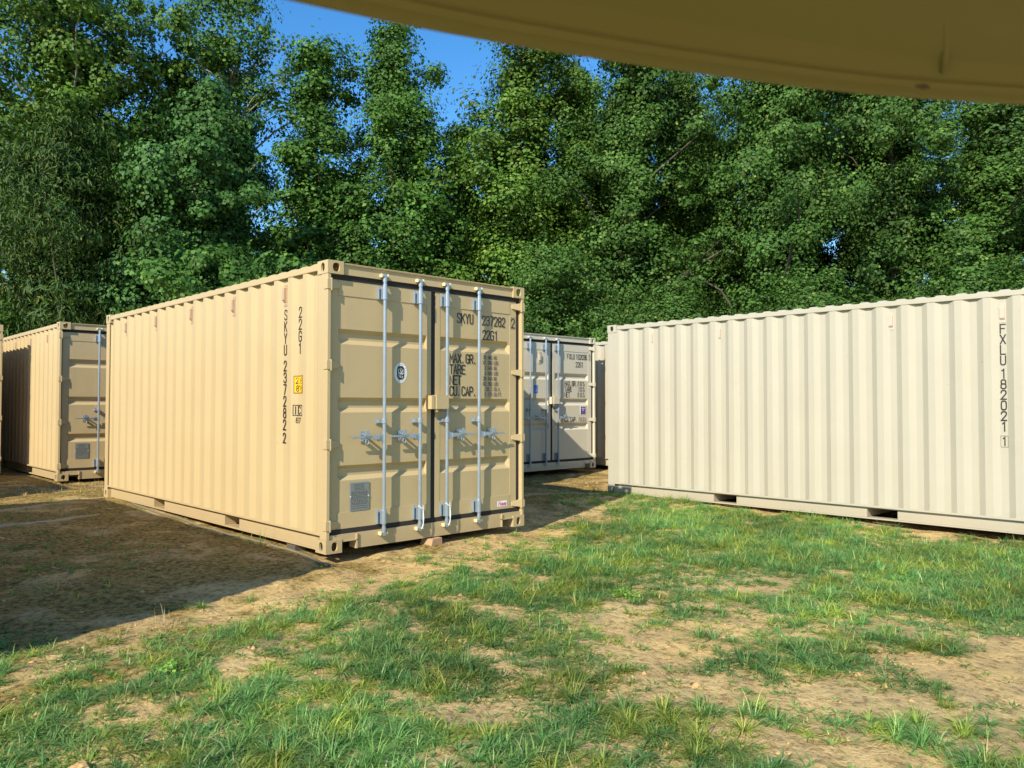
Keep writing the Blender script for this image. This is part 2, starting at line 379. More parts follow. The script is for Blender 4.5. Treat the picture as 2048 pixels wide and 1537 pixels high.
def container(loc, rz, paintm, label, ref=.835, side_code=None, side_extra=True, door_text=None, vents=(.842, 1.97, 3.087, 4.197, 5.314), vent_kind='hood',
              door_detail=True, rods_right=(1.345, 1.770), rods_left=(.597, 1.012), ribz=((1.992, 1.955, 1.897, 1.855), (1.375, 1.340, 1.282, 1.240), (.765, .735, .670, .630)), emblem=None, tilt=0., rust=True, group='steel shipping containers in the yard'):
    root = empty('shipping_container', loc, rz, label, 'container', group)
    root.rotation_euler = (tilt, 0, rz)
    pm = paintm
    br = side_breaks(ref)
    # castings
    for sx in (0, 1):
        for sy in (0, 1):
            for top in (0, 1):
                mb = MB(); casting(mb, sx, sy, top); mb.build('corner_casting', pm, root)
                if top and rust and sx == 0:
                    pass
    # corner posts
    for sx in (0, 1):
        X = (lambda v: v) if sx == 0 else (lambda v: CW-v)
        mb = MB()
        poly = [(X(.004), .004), (X(.036), .004), (X(.036), .092), (X(.030), .092), (X(.024), .062), (X(.024), .10), (X(.016), .115), (X(.004), .115)]
        mb.prism(poly, 2, .118, CH-.118); mb.build('corner_post', pm, root, bevel=.004)
        mb = MB(); mb.prism([(X(.006), CL-.006), (X(.15), CL-.006), (X(.15), CL-.016), (X(.016), CL-.016), (X(.016), CL-.13), (X(.006), CL-.13)], 2, .118, CH-.118)
        mb.build('corner_post', pm, root)
    # header and sill of the door end
    mb = MB()
    mb.prism([(.022, 2.478), (.022, 2.572), (.006, 2.572), (.006, 2.580), (.15, 2.580), (.15, 2.478)], 0, .163, CW-.163)
    mb.box(.036, .163, .022, .15, 2.478, CH-.1185); mb.box(CW-.163, CW-.036, .022, .15, 2.478, CH-.1185)
    mb.build('door_header', pm, root)
    mb = MB()
    mb.box(.33, CW-.33, .020, .12, .018, .156); mb.box(.163, .33, .020, .12, .092, .156); mb.box(CW-.33, CW-.163, .020, .12, .092, .156)
    mb.box(.315, .33, .006, .12, .018, .156); mb.box(CW-.33, CW-.315, .006, .12, .018, .156)
    mb.box(.163, .33, .006, .020, .092, .100); mb.box(CW-.33, CW-.163, .006, .020, .092, .100)
    mb.box(.036, .163, .020, .12, .1185, .156); mb.box(CW-.163, CW-.036, .020, .12, .1185, .156)
    mb.build('door_sill', pm, root)
    # rear header / sill
    mb = MB(); mb.box(.163, CW-.163, CL-.06, CL-.004, CH-.10, CH-.012); mb.build('rear_header', pm, root)
    mb = MB(); mb.box(.163, CW-.163, CL-.08, CL-.01, .02, .14); mb.build('rear_sill', pm, root)
    # side rails, walls
    pk = [(1.793, 2.153), (CL-2.191, CL-1.831)]
    for sx in (0, 1):
        X = (lambda v: v) if sx == 0 else (lambda v: CW-v)
        mb = MB(); mb.prism([(X(.002), CH-.022), (X(.002), CH-.080), (X(.060), CH-.080), (X(.060), CH-.022)], 1, .179, CL-.179)
        mb.build('top_rail', pm, root, bevel=.006)
        mb = MB()
        segs = [(.179, pk[0][0]), (pk[0][1], pk[1][0]), (pk[1][1], CL-.179)]
        for a, b_ in segs: mb.prism([(X(.046), .026), (X(.046), .150), (X(.052), .150), (X(.052), .026)], 1, a, b_)
        for a, b_ in pk:      # pocket sleeve, running across under the floor
            mb.prism([(X(.046), .135), (X(.046), .150), (X(.060), .150), (X(.060), .135)], 1, a-.0005, b_+.0005)
            mb.box(min(X(.046), X(1.2)), max(X(.046), X(1.2)), a+.001, a+.007, .027, .135)
            mb.box(min(X(.046), X(1.2)), max(X(.046), X(1.2)), b_-.007, b_-.001, .027, .135)
        mb.prism([(X(.040), .000+.008), (X(.040), .025), (X(.16), .025), (X(.16), .008)], 1, .179, CL-.179)
        mb.build('bottom_rail', pm, root)
        # corrugated side sheet
        mb = MB(); xo = .008; vs = []
        for y, d in br: vs += [(X(xo+d), y, .150), (X(xo+d), y, CH-.0795)]
        mb.add(vs, [(2*i, 2*i+1, 2*i+3, 2*i+2) for i in range(len(br)-1)])
        # foot flange of the sheet: closes the waves from below
        fv = []
        for y, d in br: fv += [(X(xo+d), y, .1495), (X(.055), y, .1495)]
        mb.add(fv, [(2*i, 2*i+1, 2*i+3, 2*i+2) for i in range(len(br)-1)])
        mb.box(min(X(.0055), X(.0085)), max(X(.0055), X(.0085)), .10, CL-.10, .150, .172)
        # plain welded strips at both ends
        mb.build('side_wall', pm, root)
    # rear wall, corrugated
    mb = MB(); vs = []; x = .13; i = 0
    xs = [(.10, 0)]
    while x < CW-.25: xs += [(x, 0), (x+.06, .04), (x+.15, .04), (x+.21, 0)]; x += .27
    xs.append((CW-.10, 0))
    for q, d in xs: vs += [(q, CL-.02-d, .14), (q, CL-.02-d, CH-.10)]
    mb.add(vs, [(2*i, 2*i+2, 2*i+3, 2*i+1) for i in range(len(xs)-1)]); mb.build('rear_wall', pm, root)
    # roof sheet with cross ridges
    mb = MB(); y = .19; pr = [(.16, 0)]
    while y < CL-.30:
        pr += [(y, 0), (y+.03, .020), (y+.115, .020), (y+.145, 0)]; y += PITCH/1.0*.75
    pr.append((CL-.16, 0)); vs = []
    for q, d in pr:
        zb = CH-.024
        vs += [(.004, q, zb), (.035, q, zb+d), (CW-.035, q, zb+d), (CW-.004, q, zb)]
    mb.add(vs, [(4*i+j, 4*i+j+1, 4*i+j+5, 4*i+j+4) for i in range(len(pr)-1) for j in range(3)])
    mb.box(.16, CW-.16, .006, .17, CH-.026, CH-.022); mb.box(.16, CW-.16, CL-.17, CL-.004, CH-.026, CH-.022)
    mb.build('roof', pm, root)
    mb = MB(); mb.box(.06, CW-.06, .12, CL-.1, .135, .16)
    for k in [q for q in range(15) if not any(a-.06 < .4+q*.37 < b_+.01 for a, b_ in pk)]: mb.box(.07, CW-.07, .4+k*.37, .45+k*.37, .03, .134)
    mb.build('floor', M['wood'], root)

    # vents on both sides
    for sx in (0, 1):
        X = (lambda v: v) if sx == 0 else (lambda v: CW-v)
        for vy in vents:
            mb = MB()
            x0 = .008+DEPTH-.0015; w = .029
            if vent_kind == 'hood':
                zt, zb = 2.425, 2.30
                q = [(X(x0), vy-w, zt+.005), (X(x0), vy+w, zt+.005), (X(x0-.004), vy-w, zt+.005), (X(x0-.004), vy+w, zt+.005)]
                mb.box(min(X(x0), X(x0-.003)), max(X(x0), X(x0-.003)), vy-w, vy+w, 2.252, 2.460)
                mb.prism([(X(x0-.003), 2.43), (X(x0-.028), 2.425), (X(x0-.028), 2.315), (X(x0-.003), 2.285)], 1, vy-w*.72, vy+w*.72)
                for zz in (2.448, 2.266): mb.box(min(X(x0-.003), X(x0-.007)), max(X(x0-.003), X(x0-.007)), vy-.012, vy+.012, zz-.004, zz+.004)
            else:
                mb.box(min(X(x0), X(x0-.003)), max(X(x0), X(x0-.003)), vy-w-.004, vy+w+.004, 2.235, 2.445)
                mb.prism([(X(x0-.003), 2.405), (X(x0-.020), 2.400), (X(x0-.020), 2.285), (X(x0-.003), 2.262)], 1, vy-w*.75, vy+w*.75)
                for yy in (-.02, .02): mb.box(min(X(x0-.003), X(x0-.006)), max(X(x0-.003), X(x0-.006)), vy+yy-.004, vy+yy+.004, 2.422, 2.430)
                mb.box(min(X(x0-.003), X(x0-.006)), max(X(x0-.003), X(x0-.006)), vy-.006, vy+.006, 2.243, 2.252)
            mb.build('vent_cover', M['ventpaint_'+pm.name], root)

    # writing on the left side (x = 0): reading direction runs towards the door end, i.e. towards -y
    def sidefn(s, z, lift):      # s = -y
        y = -s
        return (.008+prof(br, y)-lift, y, z)
    if side_code:
        sc, ztop, chk, extra_y = side_code['code'], 2.216, side_code['check'], side_code.get('extra')
        yc = side_code['y']
        st = vtext_strokes(sc[:4], -yc, ztop, .046, .092, .1125)
        st += vtext_strokes(sc[4:], -yc, 1.727 if side_code['style'] == 0 else 1.738, .046, .092, .1125)
        if side_code['style'] == 0:
            st += vtext_strokes(chk, -yc, 1.045-.008, .044, .088, .11)
        mb = MB(); strokes_mesh(mb, st, sidefn, .0125); mb.build('side_marking', M['ink'], root)
        if side_code['style'] == 1:
            mb = MB(); strokes_mesh(mb, vtext_strokes(chk, -yc, 1.015, .04, .085, .11), sidefn, .0125)
            a, b_, zt, zb = -yc-.034, -yc+.034, 1.030, .912
            for (p0, p1) in (((a, zb), (b_, zb)), ((a, zt), (b_, zt)), ((a, zb), (a, zt)), ((b_, zb), (b_, zt))):
                strokes_mesh(mb, [[p0, p1]], lambda s, z, l: sidefn(s, z, l+.001), .003)
            mb.build('side_marking', M['ink'], root)
        if extra_y:
            mb = MB(); strokes_mesh(mb, vtext_strokes('22G1', -extra_y, 2.219, .046, .092, .1125), sidefn, .0125); mb.build('side_marking', M['ink'], root)
            # yellow height sign, folded over the wave like a sticker
            ya = .632; cuts = [ya, extra_y-FLOOR/2, extra_y-FLOOR/2-SLOPE, .40]
            cuts = [ya, extra_y+FLOOR/2, extra_y-FLOOR/2, extra_y-FLOOR/2-SLOPE, .44]
            def strip(mb, za, zb, y0, y1, lift, mi=0):
                cs = sorted({y0, y1} | {c for c in cuts if y1 < c < y0}, reverse=True)
                vs = []
                for c in cs: vs += [sidefn(-c, za, lift), sidefn(-c, zb, lift)]
                mb.add(vs, [(2*i, 2*i+1, 2*i+3, 2*i+2) for i in range(len(cs)-1)], mi)
            mb = MB(); strip(mb, 1.415, 1.580, .632, .44, .0012, 0); strip(mb, 1.423, 1.572, .625, .447, .0020, 1)
            st = text_strokes('2.6m', -.608, 1.560, .026, .052, .036)+text_strokes("8'6'", -.600, 1.488, .026, .052, .036)
            strokes_mesh(mb, st, lambda s, z, l: sidefn(s, z, l+.001), .007, 0)
            mb.build('height_sign', [M['ink'], M['yellow']], root)
            mb = MB()
            for (p0, p1) in (((-.635, 1.305), (-.45, 1.305)), ((-.635, 1.209), (-.45, 1.209)), ((-.635, 1.305), (-.635, 1.209)), ((-.585, 1.305), (-.585, 1.209)), ((-.45, 1.305), (-.45, 1.209))):
                n = 6; pts = [(p0[0]+(p1[0]-p0[0])*t/n, p0[1]+(p1[1]-p0[1])*t/n) for t in range(n+1)]
                strokes_mesh(mb, [pts], lambda s, z, l: sidefn(s, z, l+.0), .007)
            strokes_mesh(mb, text_strokes('i', -.622, 1.293, .024, .07, .03)+text_strokes('C', -.575, 1.293, .035, .07, .03), lambda s, z, l: sidefn(s, z, l+.001), .010)
            strokes_mesh(mb, text_strokes('87', -.605, 1.186, .026, .045, .040), sidefn, .008)
            mb.build('side_marking', M['ink'], root)

    # ---------------- doors (two leaves), y = .05 is the plane of the flats
    YD = .050; RIB = .036
    ribs = list(ribz)
    leaves = [(.056, 1.186, .135, 1.135, 0), (1.238, 2.356, 1.300, 2.262, 1)]
    for x0, x1, xa, xb, side in leaves:
        mb = MB()
        # margins of the leaf: hinge stile and lock stile, slightly proud
        z0, z1 = .200, 2.430
        zs = [z1]
        for r_ in ribs: zs += list(r_)
        zs.append(z0)
        # profile in z: list of (z, y)
        pz = [(z1, YD)]
        for a, b_, c, d in ribs: pz += [(a, YD), (b_, YD+RIB), (c, YD+RIB), (d, YD)]
        pz.append((z0, YD))
        e = .034   # end slope in x
        vs = []
        for z, y in pz: vs += [(xa, YD, z), (xa+(e if side == 0 else .004), y, z), (xb-(e if side == 1 else .004), y, z), (xb, YD, z)]
        mb.add(vs, [(4*i+j, 4*i+4+j, 4*i+5+j, 4*i+1+j) for i in range(len(pz)-1) for j in range(3)])
        # stiles
        for a, b_ in ((x0, xa), (xb, x1)):
            mb.box(a, b_, YD-.003, YD+.04, z0, z1)
        # lapped head and foot plates (the fine weld lines)
        mb.box(xa+.0005, xb-.0005, YD-.006, YD+.001, 2.292, z1-.001); mb.box(xa+.0005, xb-.0005, YD-.006, YD+.001, z0+.001, .344)
        mb.box(x0, x1, YD+.002, YD+.04, z1-.03, z1); mb.box(x0, x1, YD+.002, YD+.04, z0, z0+.03)
        door = mb.build('door', pm, root)
        # gasket round the leaf
        mb = MB(); g0, g1, gy = x0-.020 if side == 0 else x0-.0255, x1+.0255 if side == 0 else x1+.042, YD-.0005
        mb.box(g0, g1, gy, gy+.03, z1+.0005, 2.4775); mb.box(g0, g1, gy, gy+.03, .1565, z0-.0005)
        mb.box(g0, x0-.0005, gy, gy+.03, z0, z1); mb.box(x1+.0005, g1, gy, gy+.03, z0, z1)
        # lip standing a little forward at the head
        mb.box(g0, g1, gy-.010, gy-.0005, z1+.002, 2.476); mb.box(g0, g1, gy-.010, gy-.0005, .158, z0-.003)
        mb.build('gasket', M['rubber'], door)
        # hinges
        hz = [(2.334, 2.421), (1.623, 1.699), (.918, .997), (.204, .283)]
        for a, b_ in hz:
            mb = MB()
            X = (lambda v: v) if side == 0 else (lambda v: CW-v)
            # lug on the post, folded round its corner, and the tapering blade on the leaf
            mb.prism([(X(-.004), .060), (X(-.004), -.004), (X(.036), -.004), (X(.036), .0035), (X(.0035), .0035), (X(.0035), .060)], 2, a, b_)
            mb.add([(X(.036), -.004, a), (X(.036), -.004, b_), (X(.15), YD-.014, b_-.020), (X(.15), YD-.014, a+.020),
                    (X(.036), YD-.004, a), (X(.036), YD-.004, b_), (X(.15), YD-.0035, b_-.020), (X(.15), YD-.0035, a+.020)],
                   [(0, 1, 2, 3), (0, 3, 7, 4), (1, 5, 6, 2), (3, 2, 6, 7), (0, 4, 5, 1), (4, 7, 6, 5)])
            mb.tube([(X(.040), .004, a-.012), (X(.040), .004, b_+.010)], .011, 8)
            mb.build('hinge', pm, door)
        # locking gear
        rods = rods_left if side == 0 else rods_right
        sgn = -1 if side == 0 else 1
        YR = -.012
        for ri, rx in enumerate(rods):
            mb = MB(); mb.tube([(rx, YR, .110), (rx, YR, 2.500)], .0165, 12)
            for a, b_ in ((2.452, 2.486), (2.410, 2.430), (.335, .352), (.150, .178)): mb.tube([(rx, YR, a), (rx, YR, b_)], .021, 12)
            mb.build('locking_rod', M['galv'], door, smooth=False)
            for a, b_ in ((2.285, 2.411), (.205, .339)):
                mb = MB()
                mb.box(rx-.052, rx-.020, YD-.018, YD-.0065, a, b_)
                mb.box(rx-.024, rx+.022, YR+.012, YD-.0068, a+.004, b_-.004)
                mb.tube([(rx, YR, a+.002), (rx, YR, b_-.002)], .0245, 12)
                mb.box(rx+.018, rx+.034, YD-.022, YD-.0065, a+.01, b_-.01)
                mb.box(rx-.056, rx-.048, YR+.02, YD-.0065, a+.006, b_-.006)
                for zz in (a+.022, b_-.022):
                    mb.tube([(rx-.037, YD-.028, zz), (rx-.037, YD-.018, zz)], .008, 6)
                    mb.tube([(rx+.026, YR+.0, zz), (rx+.026, YR+.03, zz)], .006, 6)
                mb.build('rod_bracket', M['galv'], door, bevel=.002)
            mb = MB(); mb.box(rx-.055, rx+.006, YD-.055, YD-.006, 1.140, 1.176); mb.tube([(rx, YR, 1.136), (rx, YR, 1.180)], .024, 12)
            mb.box(rx-.062, rx-.038, YD-.014, YD-.004, 1.130, 1.186)
            mb.build('rod_guide', M['galv'], door, bevel=.002)
            # handle: hub, flat bar, pointed catch and padlock ring
            hl = .355; hzc = 1.010
            mb = MB()
            mb.box(min(rx+sgn*.012, rx+sgn*.070), max(rx+sgn*.012, rx+sgn*.070), YR-.008, YR+.012, hzc-.036, hzc+.026)
            P0 = (rx+sgn*.050, hzc); P1 = (rx+sgn*hl, hzc+.004)
            def quad(xa_, za_, xb_, zb_, wa, wb, y0_, y1_):
                vs = [(xa_, y0_, za_-wa), (xa_, y0_, za_+wa), (xb_, y0_, zb_+wb), (xb_, y0_, zb_-wb), (xa_, y1_, za_-wa), (xa_, y1_, za_+wa), (xb_, y1_, zb_+wb), (xb_, y1_, zb_-wb)]
                mb.add(vs, [(0, 1, 2, 3), (7, 6, 5, 4), (0, 4, 5, 1), (1, 5, 6, 2), (2, 6, 7, 3), (3, 7, 4, 0)])
            quad(rx+sgn*.06, hzc, rx+sgn*.17, hzc+.004, .022, .013, YR-.020, YR-.008)
            quad(rx+sgn*.17, hzc+.004, rx+sgn*hl, hzc+.006, .013, .008, YR-.018, YR-.006)
            mb.build('door_handle', M['galv'], door, bevel=.002)
            mb = MB(); cx = rx+sgn*.195
            mb.prism([(cx-.036, hzc+.012), (cx-.010, hzc+.070), (cx+.008, hzc+.070), (cx+.036, hzc+.012)], 1, YR-.026, YR-.019)
            mb.box(cx-.030, cx+.030, YD-.012, YD-.004, hzc-.045, hzc+.055)
            mb.box(cx-.012, cx+.012, YR-.016, YD-.012, hzc+.022, hzc+.034)
            mb.box(cx-.026, cx+.026, YR-.004, YD-.012, hzc-.030, hzc-.020)
            ring = [(cx+.016*math.cos(t), YR-.012, hzc-.040+.024*math.sin(t)) for t in [k*2*PI/10 for k in range(11)]]
            mb.tube(ring, .0055, 6); mb.build('handle_catch', M['galv'], door)
            # cam keepers on header and sill, painted, with the bare cam between them
            for zc, s_ in ((2.507, 1), (.122, -1)):
                mb = MB()
                mb.box(rx-.044, rx+.044, YD-.046, YD-.031, zc-.012, zc+.018)
                mb.prism([(rx-.044, zc-.016), (rx-.044, zc+.020), (rx-.024, zc+.014), (rx-.026, zc-.010)], 1, YR-.014, YD-.046)
                mb.prism([(rx+.044, zc-.014), (rx+.044, zc+.018), (rx+.030, zc+.022), (rx+.026, zc-.004)], 1, YR-.008, YD-.046)
                mb.build('cam_keeper', M['keeper_'+pm.name], door, bevel=.003)
                mb = MB(); mb.prism([(rx-.016, zc-.02), (rx+.012, zc-.02), (rx+.020, zc+.002), (rx+.004, zc+.018), (rx-.014, zc+.010)], 1, YR-.016, YR+.016)
                mb.build('locking_cam', M['galv'], door)
        # lettering etc.
        def dfn(x, z, lift): return (x, YD-lift, z)
        if side == 1 and door_text:
            T = door_text
            d3 = lambda x, z, l: (x, YD-.0065-l, z)
            tx = T.get('tx', (1.525, 1.868, 1.873))
            for w_, xw, zw in ((T['owner'], tx[0], 2.243), (T['serial'], tx[1], 2.243), ('22G1', tx[2], 2.091)):
                mb = MB(); strokes_mesh(mb, text_strokes(w_, xw, zw, .040, .094, .0560), dfn, .0118); mb.build('door_marking', M['ink'], door)
            mb = MB()
            strokes_mesh(mb, text_strokes(T['check'], 2.290, 2.243, .038, .094, .05), lambda x, z, l: (x, YD-.003-l, z), .0118)
            a, b_, zb, zt = 2.278, 2.340, 2.135, 2.257
            for (p0, p1) in (((a, zb), (b_, zb)), ((a, zt), (b_, zt)), ((a, zb), (a, zt)), ((b_, zb), (b_, zt))):
                strokes_mesh(mb, [[p0, p1]], lambda x, z, l: (x, YD-.004-l, z), .003)
            mb.build('door_marking', M['ink'], door)
            for k, w_ in enumerate(T['words']):
                zt = T['wz'][k]; mb = MB()
                strokes_mesh(mb, text_strokes(w_, T.get('wx', 1.429), zt, .040, .088, .0525), lambda x, z, l: (x, YD-l, z), .0118)
                mb.build('door_marking', M['ink'], door)
            for k, (num, unit) in enumerate(T['small']):
                zt = T['sz'][k]; mb = MB()
                strokes_mesh(mb, text_strokes(num, T.get('sx', 2.008)-.0212*len(num), zt, .0150, .036, .0212), dfn, .0052)
                mb.build('door_marking', M['inkgrey'], door)
                mb = MB(); strokes_mesh(mb, text_strokes(unit, T.get('sx', 2.008)+.027, zt, .0150, .036, .0205), dfn, .0052)
                mb.build('door_marking', M['inkgrey'], door)
            if T.get('maker'):
                mb = MB(); mb.box(2.080, 2.217, YD-.0078, YD-.0066, .229, .288)
                strokes_mesh(mb, text_strokes('F', 2.094, .278, .022, .038, .03, .2)+text_strokes('u', 2.122, .278, .018, .036, .03, .2)+text_strokes('w', 2.146, .278, .026, .036, .03, .2)+text_strokes('a', 2.178, .278, .018, .036, .03, .2), lambda x, z, l: (x, YD-.008-l*.6, z), .007, 1)
                mb.build('maker_sticker', [M['white'], M['pink']], door)
            if T.get('sign'):
                mb = MB(); mb.box(2.03, 2.19, YD-.0045, YD-.0005, 1.065, 1.225); mb.box(2.040, 2.180, YD-.0065, YD-.0045, 1.072, 1.218, 1)
                for zz, w_, m_ in ((1.185, .050, 0), (1.150, .034, 0), (1.108, .042, 2)):
                    mb.box(2.11-w_, 2.11+w_, YD-.0078, YD-.0066, zz-.006, zz+.006, m_)
                mb.build('purple_sign', [M['white'], M['purple'], M['pink']], door)
        if side == 0 and emblem == 'oval':
            mb = MB(); cx, cz = .823, 1.614
            def ell(a, b_, lift, mi, n=28, e=2.0):
                vs = [(cx, YD-lift, cz)]
                for k in range(n):
                    t = 2*PI*k/n; c, s = math.cos(t), math.sin(t); q = (abs(c)**e+abs(s)**e)**(-1/e)
                    vs.append((cx+c*q*a, YD-lift, cz+s*q*b_))
                mb.add(vs, [(0, 1+k, 1+(k+1) % n) for k in range(n)], mi)
            ell(.077, .098, .0012, 0); ell(.0735, .0945, .0017, 2); ell(.0715, .0925, .0022, 0); ell(.044, .066, .0026, 1, 28, 3.2)
            for k in range(34):       # ring of tiny marks round the rim
                t = 2*PI*k/34
                if k % 17 in (4, 5): continue
                c, s = math.cos(t), math.sin(t)
                strokes_mesh(mb, [[(cx+c*.053, cz+s*.074), (cx+c*.063, cz+s*.085)]], dfn, .004, 2)
            fig = [[(-.006, .045), (-.012, .03), (.0, .02), (.004, .0), (-.01, -.02), (.002, -.045)], [(.01, .04), (.018, .02), (.008, .004)], [(-.028, .035), (-.026, .005), (-.012, .0)],
                   [(.026, .03), (.024, -.01), (.010, -.018)], [(-.028, -.015), (-.018, -.03), (-.022, -.045)], [(.024, -.03), (.012, -.04), (.02, -.05)], [(-.03, -.004), (.03, -.006)]]
            strokes_mesh(mb, [[(cx+a, cz+b_) for a, b_ in s] for s in fig], lambda x, z, l: (x, YD-.0006-l, z), .0045, 0)
            mb.build('emblem', [M['white'], M['ink'], M['plate']], door)
        if side == 0 and emblem == 'blue':
            mb = MB(); mb.box(.75, .845, YD-.0025, YD-.0005, 1.47, 1.62)
            ring = [(.797+.022*math.cos(t), 1.575+.022*math.sin(t)) for t in [k*2*PI/12 for k in range(13)]]
            strokes_mesh(mb, [ring, [(.765, 1.53), (.83, 1.53)], [(.765, 1.50), (.81, 1.50)], [(.797, 1.56), (.797, 1.59)]], dfn, .006, 1)
            mb.build('blue_sticker', [M['blue'], M['white']], door)
            mb = MB(); mb.box(.86, .925, YD-.010, YD-.0005, 2.03, 2.25); mb.prism([(.868, 2.21), (.917, 2.21), (.917, 2.09), (.868, 2.09)], 1, YD-.03, YD-.010)
            mb.build('vent_cover', M['ventpaint_'+pm.name], door)
        if side == 0:
            dy = YD-.0
            px0, px1, pz0, pz1 = (.265, .466, .350, .608)
            mb = MB(); mb.box(px0, px1, YD-.010, YD-.0062, pz0, pz1); mb.box(px0+.006, px1-.006, YD-.0112, YD-.0101, pz0+.006, pz1-.006, 1)
            r_ = random.Random(4)
            zz = pz1-.022
            while zz > pz0+.015:
                x = px0+.014+(.03 if zz > pz1-.08 else 0)
                while x < px1-.02-(.03 if zz > pz1-.08 else 0):
                    w_ = r_.uniform(.006, .028); mb.add([(x, YD-.0116, zz), (min(x+w_, px1-.012), YD-.0116, zz), (min(x+w_, px1-.012), YD-.0116, zz+.0042), (x, YD-.0116, zz+.0042)], [(0, 1, 2, 3)], 2)
                    x += w_+r_.uniform(.004, .01)
                zz -= r_.choice((.010, .0125, .0125, .018))
            for xx in (px0+.005, px1-.005): mb.tube([(xx, YD-.014, (pz0+pz1)/2), (xx, YD-.010, (pz0+pz1)/2)], .006, 6, 3)
            mb.build('data_plate', [M['galv'], M['plate_'+pm.name], M['ink'], M['white']], door)
    # lock box bridging both leaves, fixed to the right leaf
    mb = MB()
    mb.prism([(1.125, -.045), (1.165, -.045), (1.165, -.040), (1.130, -.040), (1.130, YD-.004), (1.125, YD-.004)], 2, 1.268, 1.402)
    mb.box(1.125, 1.168, -.045, YD-.005, 1.398, 1.402)
    mb.prism([(1.176, -.058), (1.332, -.058), (1.332, YD-.0035), (1.325, YD-.0035), (1.325, -.051), (1.183, -.051), (1.183, YD-.03), (1.176, YD-.03)], 2, 1.268, 1.400)
    mb.box(1.176, 1.332, -.058, YD-.0035, 1.400, 1.405)
    mb.box(1.188, 1.212, -.040, -.010, 1.238, 1.268)
    mb.build('lock_box', pm, root, bevel=.003)
    return root

for k in ('tan', 'cream', 'cream2'):
    m = M[k]
    M['ventpaint_'+m.name] = simple('vent_'+m.name, (.46, .315, .20) if k == 'tan' else (.50, .41, .31), .55, 0, .06)
    M['keeper_'+m.name] = simple('keeper_'+m.name, (.66, .56, .33) if k == 'tan' else (.60, .56, .44), .5, 0, .06)
    M['plate_'+m.name] = M['plate']

words = ['MAX.GR.', 'TARE', 'NET', 'CU.CAP.']
small1 = [('30.480', 'KG'), ('67.200', 'LBS'), ('2.040', 'KG'), ('4.500', 'LBS'), ('28.440', 'KG'), ('62.700', 'LBS'), ('33.2', 'CU.M.'), ('1.173', 'CU.FT.')]
txtA = dict(owner='SKYU', serial='237282', check='2', words=words, wz=(1.827, 1.715, 1.605, 1.494), small=small1, sz=tuple(1.827-.0555*k for k in range(8)), maker=True)
txtD = dict(owner='FXLU', serial='182036', check='1', words=words, wz=(1.712, 1.602, 1.492, 1.010), wx=1.58, tx=(1.655, 1.905, 1.905), sx=2.08, small=small1, sz=(1.712, 1.660, 1.602, 1.550, 1.492, 1.440, 1.005, .955), maker=False, sign=True)

GX = lambda x, y: -.07+.012*min(y, 22.)
A = container((0, 0, 0), 0, M['tan'], 'large tan container in the centre with code SKYU 237282 on its closed doors', side_code=dict(code='SKYU237282', check='2', style=0, y=.835, extra=.5555), door_text=txtA, emblem='oval')
B = container((5.9, 1.65-CL, -.045), 0, M['cream'], 'cream container at the right showing its long ribbed side marked FXLU 182021', ref=.706,
              side_code=dict(code='FXLU182021', check='1', style=1, y=.706), door_text=None, vents=(.706, 1.844, 4.114, 5.250), vent_kind='plate')
Cc = container((-.07, 8.17, .07), 0, M['tan'], 'tan container behind at the left, its door end half hidden by the big tan container', door_text=None)
a8 = math.radians(-1)
D = container((8.546-CW*math.cos(a8), 4.107-CW*math.sin(a8), .065), a8, M['cream2'], 'cream container in the middle distance with blue and purple stickers on doors marked FXLU 182036', ref=.706, door_text=txtD, emblem='blue', vent_kind='plate', rods_right=(1.345,), ribz=((1.865, 1.828, 1.770, 1.728), (1.375, 1.340, 1.282, 1.240), (.905, .868, .810, .768)))
Ex = container((9.07-.0175*.6, 4.29-.6, .055), a8, M['cream'], 'cream container glimpsed in the narrow gap left of the long ribbed side', ref=.706, vent_kind='plate')
Z = container((-.50-CW, 10.0, .12), 0, M['tan'], 'tan container at the left edge of which only the corner post shows')
X_ = container((5.25-CW, 2.92, .0), 0, M['cream'], 'cream container hidden behind the big tan container, throwing shade to its right')
L1 = container((-3.68+.05-CW, 6.20-1.53-CL, -.03), 0, M['tan'], 'tan container off the left side whose shade covers the ground beside the big tan container')
L2 = container((-3.68+.05-CW, 7.25-1.28+.0, .03), 0, M['tan'], 'tan container off the left side, further back in the left row')

# hand details on container A : zip ties
doorA = [o for o in A.children if o.name.startswith('door') and not o.name.startswith('door_')]
for rx, dr in ((1.012, doorA[0]), (1.345, doorA[1])):
    mb = MB()
    lp = [(rx-.026, -.030, .345), (rx, -.040, .318), (rx+.022, -.036, .300), (rx+.026, -.040, .22), (rx+.020, -.038, .155), (rx+.004, -.036, .12)]
    mb.tube(lp, .0048, 6); mb.tube([(rx+.030, -.020, .345), (rx+.022, -.036, .300), (rx+.018, -.04, .20), (rx+.026, -.036, .150)], .004, 6)
    mb.build('cable_tie', M['white'], dr)
# rust bloom on top of the two left corner castings
for (x, y, s_) in ((.0, .0, 1.0), (.0, CL-.178, .9)):
    mb = MB(); mb.box(x+.012, x+.150, y+.012, y+.166, CH+.0005, CH+.003); mb.build('rust_patch', M['rust'], A)

# black tyre-like stain on casting of B is a dark block under the rail end
mb = MB(); mb.box(-.001, .16, CL-.175, CL-.0, .0, .004)
